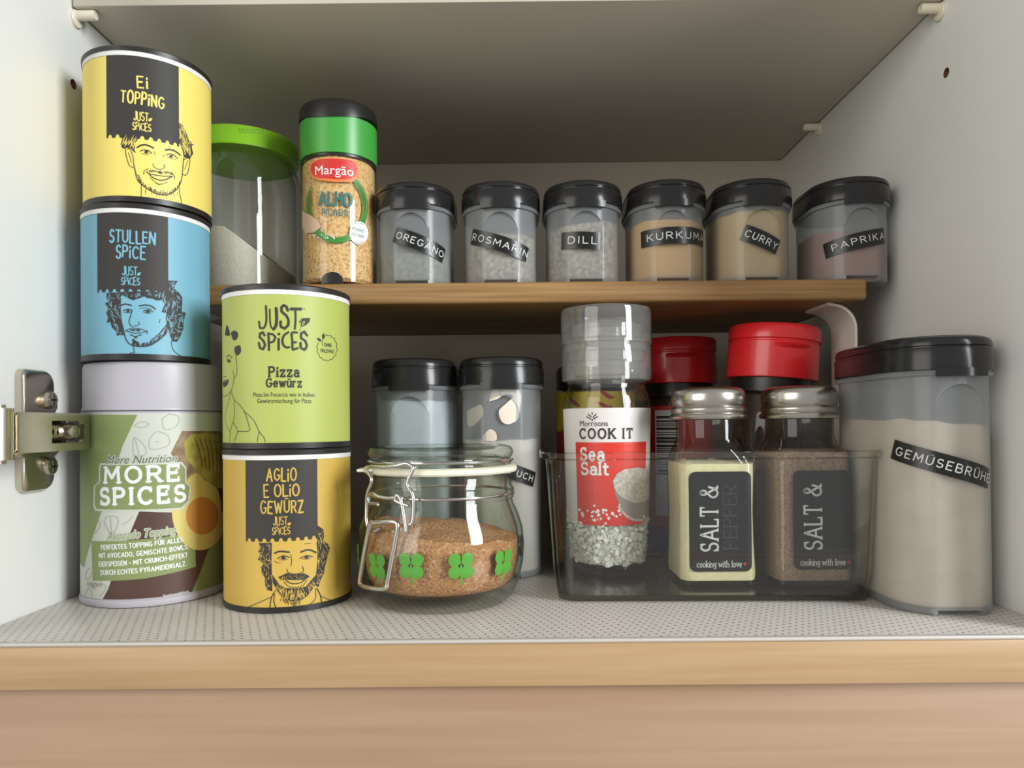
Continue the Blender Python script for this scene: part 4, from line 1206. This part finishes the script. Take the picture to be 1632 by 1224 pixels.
x, y, r = -.1066, .1425, .0228
t = thing('garlic_jar', (x, y, ZS), 'glass jar of chopped garlic with green and black cap and red oval logo', 'spice jar')
c = (x, y, ZS)
mesh_obj('glass', *lathe([(r - .002, 0), (r, .002), (r, .074), (r - .0008, .077), (r - .0022, .079)], c, 80, True, False), 'glass', t)
mesh_obj('garlic', *lathe([(r - .003, .0022), (r - .0011, .0040), (r - .0011, .0740), (r - .003, .0765)], c, 80), 'garlic_grains', t)
cap = mesh_obj('cap', *lathe([(r - .003, .0772), (r + .0001, .0776), (r + .0004, .081), (r + .0004, .0995), (r - .001, .1)], c, 96), 'green_cap', t)
mesh_obj('neck_ring', *lathe([(r - .004, .0758), (r - .0008, .0762), (r - .0005, .0790), (r - .003, .0795)], c, 80), 'black_satin', t)
# black flip lid whose lower edge dips in the middle of the front
N = 96
rows = []
def dip(a): return .1000 - .0022 * math.cos(a * 2.0 + .6) if abs(a) < PI / 1.6 else .0985
for k, (dr, zz) in enumerate([(.0008, None), (.0007, .1065), (-.0002, .1090), (-.0030, .1106), (-.0080, .1110)]):
    row = []
    for i in range(N):
        a = 2 * PI * i / N; aa = a - PI * 2 if a > PI else a
        z = dip(aa - .27) if zz is None else zz
        row.append((x + (r + dr) * math.sin(a), y - (r + dr) * math.cos(a), ZS + z))
    rows.append(row)
mesh_obj('flip_lid', *loft(rows), 'black_satin', t)
S = Surf(circle((x, y), r + .0002, 300), (x, y))
P = Print(S, .0001)
for k in range(4):
    a0, a1 = (-70 + 8 * k, 215 - 7 * k)
    P.line_px([(536.5 + (49 - 2.2 * k) * math.cos(math.radians(a)), 330 + (56 - 2.2 * k) * math.sin(math.radians(a))) for a in [a0 + (a1 - a0) * i / 24 for i in range(25)]], 2.2 + .5 * (k == 0))
P.build('green_wreath', 'leaf_green', t)
P = Print(S, .0002)
P.poly_px([(495 + 0, 262), (505, 254.5), (525, 252), (550, 253.5), (568, 258), (572, 268), (570, 283), (560, 291), (535, 290.5), (510, 288), (498, 283), (494, 272)])
P.build('logo_rim', 'orange_ink', t)
P = Print(S, .0003)
P.poly_px([(497, 262), (507, 255), (527, 253), (550, 254.5), (566, 259), (569, 268), (567, 280), (558, 286), (535, 286), (511, 284.5), (500, 280), (496, 271)])
P.build('logo_oval', 'red_label', t)
P = Print(S, .0004); P.font('Margão', (532, 270.5), 63, 15, 0, .0); P.build('logo_lettering', 'print_white', t)
P = Print(S, .0001)
P.strokes(stroke_text('ALHO', 'plain', .34), (534, 316.5), 53, 20, .2, -1); P.strokes(stroke_text('PICADO', 'plain', .36), (533.5, 338), 42, 10, .15, -1)
P.build('name_lettering', 'teal_ink', t)
P = Print(S, .0002); P.poly_px([(482, 336), (495, 343), (508, 352), (512, 362), (500, 371), (488, 372), (482, 362)]); P.build('clove_print', 'clove_ink', t)
P = Print(S, .0003)
rg = random.Random(4)
for k in range(26): P.dot_px((492 + rg.random() * 44, 374 + rg.random() * 8 - k * .06), rg.uniform(.7, 1.3), 6)
P.build('crumbs_print', 'print_white', t)
P = Print(S, .0003); P.dot_px((571.5, 371.5), 14.5, 24, 18.5); bd = P.build('round_badge', 'print_white', t)
P = Print(S, .0004)
P.font('MOINHO', (571, 366.5), 19, 5.5, -4); P.font('DO GRÃO', (571, 375), 20, 5.5, -4)
P.line_px([(565, 357), (572, 355.5), (579, 358)], .8); P.line_px([(564, 386), (571, 388), (578, 386)], .8)
P.build('badge_lettering', 'teal_ink', bd)
# dark arched notch moulded in the foot of the jar
P = Print(S, .0002)
P.poly_px([(512, 452), (514, 442), (520, 435.5), (530, 433), (540, 435.5), (546, 443), (548, 452)]); P.build('foot_notch', 'black_satin', t)

# ================================================================== clip-top jar with clovers
x, y = -.0380, .0750
t = thing('clip_top_jar', (x, y, 0), 'clip-top glass jar with green clover prints and reddish brown granules inside', 'jar')
c = (x, y, 0)
prof = [(.030, .0010), (.0345, .0004), (.0372, .0030), (.0402, .0100), (.0424, .0200), (.0428, .0290), (.0420, .0370), (.0398, .0440), (.0376, .0490), (.0370, .0515), (.0378, .0522), (.0380, .0532), (.0372, .0542), (.0376, .0552), (.0380, .0562), (.0374, .0574), (.0366, .0585), (.0364, .0640), (.0376, .0648), (.0378, .0660)]
mesh_obj('glass', *lathe(prof, c, 120, True, False), 'glass_green', t)
inn = [(.025, .0075), (.0330, .0068), (.0372, .0105), (.0398, .0200), (.0402, .0290), (.0394, .0370), (.0370, .0445), (.0350, .0500), (.0342, .0580), (.0340, .0660)]
mesh_obj('glass_lining', *lathe(inn, c, 120, True, False), 'glass_base', t)
# contents follow the inner wall, surface humped and lower on the right
def rin(z):
    for (r0, z0), (r1, z1) in zip(inn[1:], inn[2:]):
        if z <= z1: return r0 + (r1 - r0) * max(0, (z - z0)) / (z1 - z0)
    return .034
rows = [[(x + (rin(z) - .0007) * math.sin(2 * PI * i / 96), y - (rin(z) - .0007) * math.cos(2 * PI * i / 96), z) for i in range(96)] for z in (.0085, .011, .015, .020, .025, .030)]
def top(px_, py_): return .0355 - .10 * (px_ - x) + .0012 * math.sin(px_ * 240) * math.cos(py_ * 200)
for k in (1, .85, .6, .3, .05):
    row = []
    for i in range(96):
        a = 2 * PI * i / 96
        zz = top(x + .038 * k * math.sin(a), y - .038 * k * math.cos(a)); rr = (rin(zz) - .0009) * k
        row.append((x + rr * math.sin(a), y - rr * math.cos(a), zz + .004 * (1 - k)))
    rows.append(row)
mesh_obj('granules', *loft(rows), 'brown_granules', t, angle=60)
gk = mesh_obj('gasket', *lathe([(.0345, .0655), (.0388, .0653), (.0395, .0662), (.0394, .0680), (.0382, .0688), (.0345, .0688), (.0345, .0655)], c, 120, False, False), 'gasket', t)
ga = math.radians(-58)
gx, gy = x + .0395 * math.sin(ga), y - .0395 * math.cos(ga)
mesh_obj('gasket_tab', *box(gx - .0050, gx + .0030, gy - .0045, gy + .0045, .0668, .0684, .0007), 'gasket', gk)
lidp = [(.0350, .0690), (.0366, .0692), (.0368, .0706), (.0356, .0716), (.0360, .0724), (.0374, .0736), (.0378, .0760), (.0366, .0780), (.0340, .0788), (.0310, .0784), (.0280, .0768), (.0200, .0762)]
ld = mesh_obj('glass_lid', *lathe(lidp, c, 120), 'glass_green', t)
mesh_obj('lid_underside', *lathe([(.0335, .0692), (.0330, .0725), (.0290, .0738), (.0100, .0740)], c, 96, False, True), 'glass', ld)
# clover prints
def rzf(z):
    for (r0, z0), (r1, z1) in zip(prof[2:], prof[3:]):
        if z <= z1: return (r0 + (r1 - r0) * max(0, (z - z0)) / (z1 - z0)) / .0428
    return .9
S = Surf(circle((x, y), .0428, 300), (x, y), rzf)
def clover_at(u, v, s):
    P = Print(S, .00012)
    for sx_, sy_ in ((-1, 1), (1, 1), (-1, -1), (1, -1)):
        pts = [(0, 0)] + [(sx_ * (.44 + .44 * math.cos(a)), sy_ * (.42 + .46 * math.sin(a))) for a in [math.radians(-150 + 300 * i / 16) for i in range(17)]]
        P.poly([(u + p[0] * s, v + p[1] * s) for p in (pts if sx_ * sy_ > 0 else list(reversed(pts)))], .002)
    P.line([(u, v), (u + .05 * s, v - .6 * s), (u, v - 1.25 * s)], .16 * s)
    P.build('clover_print', 'clover', t)
for px_ in (600, 655, 735, 803): clover_at(*(S.hit(px_, 902 - (px_ > 790) * 6)), .0068)
full = S.S[-1]
u0, v0 = S.hit(655, 902)
for k in range(3, 9): clover_at((u0 + k * full / 10.2 + .012) % full, v0, .0068)
# wire bail: neck wires, lever frame and handle loop, front left of the jar
SW = Surf(circle((x, y), .0400, 300), (x, y))
def wp(pts, off=.0): return [SW.pos(*SW.hit(*p), off) for p in pts]
W_ = []
W_.append(tube([(x + .0376 * math.sin(a), y - .0376 * math.cos(a), .0545) for a in [2 * PI * i / 80 for i in range(80)]], .0007, 8, True))
W_.append(tube([(x + .0372 * math.sin(a), y - .0372 * math.cos(a), .0714) for a in [2 * PI * i / 80 for i in range(80)]], .0007, 8, True))
mesh_obj('neck_wires', *join(*W_), 'wire', t)
K = tf(540, 690, 3.824)
mesh_obj('bail_wire', *tube(wp(K([(480, 210), (420, 190), (380, 195), (300, 205), (215, 205), (190, 225), (220, 285), (195, 370), (190, 470), (195, 560), (230, 595), (270, 575)]), .0018), .0009, 10, step=.0006), 'wire', t)
mesh_obj('bail_wire', *tube(wp(K([(380, 195), (430, 185), (465, 215), (440, 275), (435, 320), (465, 380), (468, 480), (460, 540), (445, 555)]), .0028), .0009, 10, step=.0006), 'wire', t)
mesh_obj('lever_wire', *tube(wp(K([(440, 440), (400, 425), (365, 405), (375, 375), (395, 400), (410, 470), (428, 600), (432, 560)]), .0030), .0009, 10, step=.0006), 'wire', t)
mesh_obj('lever_wire', *tube(wp(K([(410, 395), (365, 390), (320, 395), (265, 385), (235, 370), (208, 385), (215, 425), (260, 430)]), .0022), .0009, 10, step=.0006), 'wire', t)
hp = K([(250, 545), (320, 535), (380, 548), (372, 640), (350, 760), (325, 900), (310, 940), (220, 935), (175, 920), (172, 890), (190, 760), (215, 620), (232, 545)])
pts = wp(hp, .0035)
mesh_obj('handle_loop', *tube([tuple(p) for p in catmull(pts + [pts[0]], .0006)][:-1], .00115, 10, True), 'wire', t)

# ================================================================== clear bin and what stands in it
BX, BY, BW, BD, BROT = .1022, .1570, .1590, .2000, math.radians(-1.5)
t = thing('clear_bin', (BX, BY, 0), 'clear plastic storage bin holding the salt grinder and shakers', 'storage bin')
def br(g, z, rc=.012): return at_z(rrect(BX, BY, BW + 2 * g, BD + 2 * g, rc + g, 8, BROT), z)
mesh_obj('walls', *loft([br(-.0010, .0040), br(.0004, .0120), br(.0038, .0690), br(.0042, .0712), br(.0070, .0722), br(.0072, .0745), br(.0064, .0752), br(.0048, .0748), br(.0030, .0728), br(.0018, .0690), br(-.0014, .0130), br(-.0030, .0042)], False, False), 'acrylic', t, angle=30)
mesh_obj('bottom', *loft([br(-.0040, .0004), br(-.0016, .0010), br(-.0010, .0040), br(-.0040, .0040)]), 'acrylic_base', t, angle=30)
FZ = .0041

def shaker(x, y, label, powder, level, ghost, lab, txt, gpx):
    t = thing('glass_shaker', (x, y, FZ), label, 'shaker', 'square glass shakers with steel lids')
    w = .0405
    def sq(k, z, rc): return at_z(rrect(x, y, w * k, w * k, rc), FZ + z)
    def sqr(k, z, q):
        a, b = rrect(x, y, w * k, w * k, .007), rrect(x, y, 2 * .0172, 2 * .0172, .01719)
        return [(p[0] * (1 - q) + s[0] * q, p[1] * (1 - q) + s[1] * q, FZ + z) for p, s in zip(a, b)]
    mesh_obj('glass', *loft([sq(.94, 0, .006), sq(1.0, .0012, .006), sq(1.0, .006, .006), sq(.965, .022, .006), sq(.955, .038, .006), sq(.975, .055, .006), sq(.985, .063, .0065), sqr(.965, .068, .15), sqr(.90, .0735, .6), sqr(.9, .0768, .95), sqr(.9, .0775, 1), sqr(.9, .090, 1)], True, False), 'shaker_glass', t, angle=30)
    mesh_obj('glass_lining', *loft([sq(.80, .0058, .006), sq(.90, .0068, .006), sq(.885, .03, .006), sq(.905, .062, .006), sqr(.80, .071, .6)], True, False), 'shaker_glass', t, angle=30)
    rg = random.Random(5)
    base = [sq(.96, .0030, .006), sq(.975, .0060, .006), sq(.945, .022, .006), sq(.935, .038, .006), sq(.952, .055, .006)]
    tops = [[(p[0], p[1], FZ + level + .0007 * math.sin(p[0] * 400)) for p in sq(k, level, .006)] for k in (.955, .7, .3)]
    mesh_obj('filling', *loft(base + tops), powder, t, angle=50)
    lp = [(.0186, .0868), (.0203, .0872), (.0208, .0884), (.0203, .0896), (.0194, .0902), (.0200, .0912), (.0200, .0926), (.0188, .0940), (.0197, .0956), (.0198, .0998), (.0190, .1022), (.0170, .1036), (.012, .1044), (.004, .1046)]
    mesh_obj('lid', *lathe(lp, (x, y, FZ), 80), 'steel', t)
    S = Surf(rrect(x, y, w * 1.0, w * 1.0, .006, 8), (x, y))
    (l, tp, r_, b) = lab
    A, B = S.hit(l, b), S.hit(r_, tp)
    P = Print(S, .0004)
    q = .0035
    pts = []
    for cxx, cyy, a0 in ((B[0] - q, A[1] + q, -90), (B[0] - q, B[1] - q, 0), (A[0] + q, B[1] - q, 90), (A[0] + q, A[1] + q, 180)):
        pts += [(cxx + q * math.cos(math.radians(a0 + 15 * i)), cyy + q * math.sin(math.radians(a0 + 15 * i))) for i in range(7)]
    P.poly(pts, .004)
    pl = P.build('label', 'shaker_label', t)
    P = Print(S, .0005)
    P.strokes(stroke_text('SALT &', 'slab', .3), txt, *[v for v in (104 * .98, 27)], .12, 90)
    for ln, wd in (('cooking', 31), ('with', 17), ('love', 17)): pass
    P.strokes(stroke_text('cooking with love', 'slab', .24), (gpx[0], gpx[1]), 71, 9.5, .12)
    P.build('lettering', 'dymo_letter', pl)
    if ghost:
        P = Print(S, .0005)
        P.strokes(stroke_text('PEPPER', 'slab', .28), (txt[0] + 33, txt[1] - 3), 100, 21, .11, 90)
        P.build('worn_lettering', 'shaker_ghost', pl)
    P = Print(S, .0005)
    hx, hy = gpx[0] + 41, gpx[1]
    P.poly_px([(hx, hy + 3.2), (hx - 3, hy - .4), (hx - 2.4, hy - 2.6), (hx - 1, hy - 3), (hx, hy - 1.8), (hx + 1, hy - 3), (hx + 2.4, hy - 2.6), (hx + 3, hy - .4)])
    P.build('heart_print', 'heart', pl)
shaker(.1066, .0952, 'square glass shaker of pale cream powder with steel lid and black label', 'powder_cream', .0640, True, (1099, 751, 1196, 911), (1130, 827), (1146, 899))
shaker(.1558, .0936, 'square glass shaker of brown pepper with steel lid and black label', 'powder_pepper', .0700, False, (1265, 749, 1353, 908), (1295, 824), (1311, 896))

# --- salt grinder
x, y = .0545, .1225
t = thing('salt_grinder', (x, y, FZ), 'tall glass sea salt grinder with clear ribbed cap and red and white label', 'grinder')
c = (x, y, FZ)
gp = [(.0200, 0), (.0222, .0012), (.0226, .004), (.0236, .030), (.0252, .090), (.0253, .0960), (.0246, .1010), (.0226, .1050), (.0222, .1075), (.0236, .1095)]
mesh_obj('glass', *lathe(gp, c, 96, True, False), 'glass', t)
mesh_obj('glass_lining', *lathe([(.018, .0045), (.0206, .006), (.0228, .09), (.022, .100), (.0200, .1060), (.0196, .112)], c, 96, True, False), 'glass', t)
mesh_obj('salt_bed', *lathe([(.0195, .0060), (.0202, .0085), (.0208, .0300), (.0213, .0420), (.012, .0450)], c, 64), 'coarse_salt', t)
rg = random.Random(11)
V, Fc = [], []
for k in range(520):
    a = rg.uniform(-2.2, 2.2); zz = rg.uniform(.0062, .034); q = .0206 + .00009 * (zz * 1000 - 6) * .8
    cxx, cyy, czz = x + q * math.sin(a), y - q * math.cos(a), FZ + zz
    s = rg.uniform(.0007, .0016)
    ax = Vector((rg.uniform(-1, 1), rg.uniform(-1, 1), rg.uniform(-1, 1))).normalized()
    M = Matrix.Rotation(rg.uniform(0, 6), 3, ax)
    n = len(V)
    for dx in (-1, 1):
        for dy in (-1, 1):
            for dz in (-1, 1): V.append(tuple(Vector((cxx, cyy, czz)) + M @ Vector((dx * s, dy * s * .8, dz * s * .7))))
    Fc += [tuple(n + i for i in f) for f in ((0, 1, 3, 2), (4, 6, 7, 5), (0, 4, 5, 1), (2, 3, 7, 6), (0, 2, 6, 4), (1, 5, 7, 3))]
o = mesh_obj('salt_crystals', V, Fc, 'coarse_salt', t, smooth=False); o['kind'] = 'stuff'
def rzg(z):
    q = z - FZ
    for (r0, z0), (r1, z1) in zip(gp[2:], gp[3:]):
        if q <= z1: return (r0 + (r1 - r0) * max(0, q - z0) / (z1 - z0)) / .0252
    return 1
S = Surf(circle((x, y), .0252, 300), (x, y), rzg)
full = S.S[-1]
vt, vb = S.hit(965, 650)[1], S.hit(965, 838)[1]
uc = S.hit(965, 740)[0]
P = Print(S, .0002); P.rect(uc - full * .33, uc + full * .36, vb, vt); lb = P.build('label', 'salt_label_white', t)
P = Print(S, .0003)
ua, ub = S.hit(918, 710)[0], S.hit(1029, 710)[0]
if ub < ua: ub += full
P.rect(ua, ub, vb, S.hit(965, 705)[1]); P.build('label_red_area', 'salt_label_red', lb)
P = Print(S, .0004)
P.font('Morrisons', (945.5, 674.5), 45, 9)
P.strokes(stroke_text('COOK IT', 'slab', .4), (965.5, 691), 88, 15, .19)
for k, (dx, dy, a) in enumerate([(0, -9, 90), (-5, -6, 120), (5, -6, 60), (-7, -1.5, 150), (7, -1.5, 30), (-2.2, -3, 110), (2.4, -2.5, 60), (-3.5, 1.5, 140), (3.5, 1.5, 40), (0, 4, 90)]):
    dxx, dyy = math.cos(math.radians(a)), -math.sin(math.radians(a))
    P.line_px([(944 + dx * 1.05 - dxx * 1.4, 668 + dy * .8 - 2 - dyy * 1.4), (944 + dx * 1.05 + dxx * 1.4, 668 + dy * .8 - 2 + dyy * 1.4)], 1.7)
P.build('brand_lettering', 'print_black', lb)
P = Print(S, .0004)
P.strokes(stroke_text('Sea', 'slab', .3), (943, 724), 36, 19, .2); P.strokes(stroke_text('Salt', 'slab', .26), (947, 747), 42, 18, .2)
rg = random.Random(3)
for k in range(30): P.dot_px((930 + rg.gauss(26, 17), 819 + rg.gauss(0, 6)), rg.uniform(1.5, 2.8), 6)
P.build('salt_lettering', 'print_white', lb)
P = Print(S, .0004)
P.poly_px([(976, 765), (981, 790), (990, 812), (1003, 824), (1020, 829), (1033, 822), (1036, 800), (1033, 770)]); P.build('bowl_print', 'print_grey', lb)
P = Print(S, .0005)
P.poly_px([(978, 775), (977, 766), (983, 755), (995, 748), (1015, 745), (1030, 748), (1034, 760), (1034, 790), (1024, 800), (1008, 801), (992, 793), (983, 785)]); P.build('salt_heap_print', 'crystal_print', lb)
P = Print(S, .0005); P.line_px([(986, 808), (998, 822), (1015, 829), (1034, 824)], 4); P.build('bowl_foot_print', 'crystal_print', lb)
# clear ribbed cap over the mill head
cp = [(.0256, .1100), (.0262, .1108), (.0262, .1300), (.0258, .1306), (.0264, .1312), (.0266, .1490), (.0260, .1514), (.0245, .1518)]
N = 120
rows = [[(x + (q + (.00025 if (i % 2 and .1110 < z < .149) else 0)) * math.sin(2 * PI * i / N), y - (q + (.00025 if (i % 2 and .1110 < z < .149) else 0)) * math.cos(2 * PI * i / N), FZ + z) for i in range(N)] for q, z in cp]
cap = mesh_obj('cap', *loft(rows, False, True), 'cap_clear', t)
mesh_obj('mill_head', *lathe([(.0228, .1092), (.0240, .1100), (.0240, .1200), (.0222, .1210), (.0222, .1260), (.0236, .1270), (.0236, .1330), (.0205, .1345), (.0205, .1420), (.018, .1440)], c, 72, False, True), 'cap_clear', t)
mesh_obj('grinding_ring', *lathe([(.0150, .1120), (.0190, .1130), (.0200, .1230), (.0150, .1290), (.0140, .1400)], c, 48, False, True), 'cap_clear', cap)

# --- jars at the back of the bin
def back_jar(name, x, y, label, r, hb, lr, hl, cap_mat, body_col, lean=0.0):
    t = thing(name, (x, y, FZ), label, 'spice jar')
    c = (x, y, FZ)
    mesh_obj('glass', *lathe([(r - .002, 0), (r, .002), (r, hb - .010), (r - .003, hb - .004), (r - .004, hb)], c, 64, True, False), 'glass', t)
    mesh_obj('spice_filling', *lathe([(r - .003, .002), (r - .0012, .004), (r - .0012, hb - .012), (r - .004, hb - .006)], c, 64), body_col, t)
    return t, Surf(circle((x, y), r + .0002, 240), (x, y)), c

def red_lid(t, c, r, z0, h, ang):
    lp = [(r - .0030, z0), (r, z0 + .0004), (r + .0003, z0 + .002), (r - .0002, z0 + h * .66), (r - .0010, z0 + h * .68), (r - .0010, z0 + h * .70), (r + .0003, z0 + h * .72), (r + .0002, z0 + h * .93), (r - .0012, z0 + h * .985), (r - .004, z0 + h)]
    l = mesh_obj('flip_lid', *lathe(lp, c, 96), 'red_plastic', t)
    tr = []
    for i in range(13):
        a = ang - .42 + .84 * i / 12
        d = .0012 * math.sin(PI * i / 12)
        tr.append([((r - .001) * math.sin(a) + c[0], c[1] - (r - .001) * math.cos(a), c[2] + z0 + h * (.50 + .0 * i)), ((r + .0004 + d) * math.sin(a) + c[0], c[1] - (r + .0004 + d) * math.cos(a), c[2] + z0 + h * .60), ((r - .001) * math.sin(a) + c[0], c[1] - (r - .001) * math.cos(a), c[2] + z0 + h * .66)])
    mesh_obj('thumb_lip', *loft(tr), 'red_plastic', l)

t, S, c = back_jar('spice_jar', .1205, .2260, 'spice jar with red flip lid and barcode label, behind the sea salt grinder', .0262, .1105, .0280, .034, 'red', 'dark_contents')
mesh_obj('neck_ring', *lathe([(.0215, .1035), (.0252, .1040), (.0254, .1105), (.0250, .1130), (.02, .1132)], c, 64), 'black_satin', t)
red_lid(t, c, .0274, .1130, .0330, -.1)
full = S.S[-1]
u1 = S.hit(1041, 760)[0]; uc = S.hit(1090, 760)[0]
P = Print(S, .0001); P.rect(uc - .048, uc + .030, FZ + .012, FZ + .097); lb = P.build('label', 'red_label', t)
ua, ub = S.hit(1045, 740)[0], S.hit(1082, 740)[0]
P = Print(S, .0002); P.rect(ua, ub, FZ + .020, FZ + .094); P.build('barcode_panel', 'white_card', lb)
P = Print(S, .0003)
rg = random.Random(9)
z = FZ + .090
while z > FZ + .050:
    w = rg.choice((.0006, .0006, .0012, .0017)); P.rect(ua + .0012, ub, z - w, z); z -= w + rg.choice((.0006, .0010, .0014))
P.build('barcode', 'print_black', lb)

t, S, c = back_jar('spice_jar', .1545, .1560, 'spice jar with red flip lid leaning behind the pepper shaker', .0208, .1085, .0280, .034, 'red', 'dark_contents')
mesh_obj('neck_ring', *lathe([(.0185, .1010), (.0236, .1018), (.0240, .1100), (.02, .1104)], c, 64), 'black_satin', t)
red_lid(t, c, .0275, .1100, .0335, .1)
t.rotation_euler = (0, math.radians(4.6), 0)
t.location.z += .0018

t, S, c = back_jar('spice_jar', .0560, .1900, 'spice jar with yellow label and red chilli drawings, behind the sea salt grinder', .0262, .1080, .0270, .02, 'black', 'dark_contents')
mesh_obj('cap', *lathe([(.0240, .1080), (.0266, .1084), (.0268, .1200), (.0255, .1230), (.020, .1238)], c, 80), 'black_satin', t)
uc = S.hit(940, 640)[0]; full = S.S[-1]
P = Print(S, .0001); P.rect(uc - full * .34, uc + full * .25, FZ + .010, FZ + .1060); lb = P.build('label', 'yellow_label', t)
P = Print(S, .0002)
for px_, py_, a in ((966, 628, .5), (962, 645, .3), (915, 640, .9), (900, 690, 1.2), (940, 690, .5), (980, 670, .4)):
    ca, sa = math.cos(a), math.sin(a)
    P.line_px([(px_ - 12 * ca, py_ - 12 * sa), (px_ - 3, py_ - 1), (px_ + 6, py_ + 5), (px_ + 14 * ca, py_ + 10 * sa)], 7, taper=True)
P.build('chilli_print', 'chilli_ink', lb)
P = Print(S, .0002); P.rect(uc - full * .34, uc + full * .25, FZ + .010, FZ + .080); P.build('label_red_band', 'chilli_ink', lb)
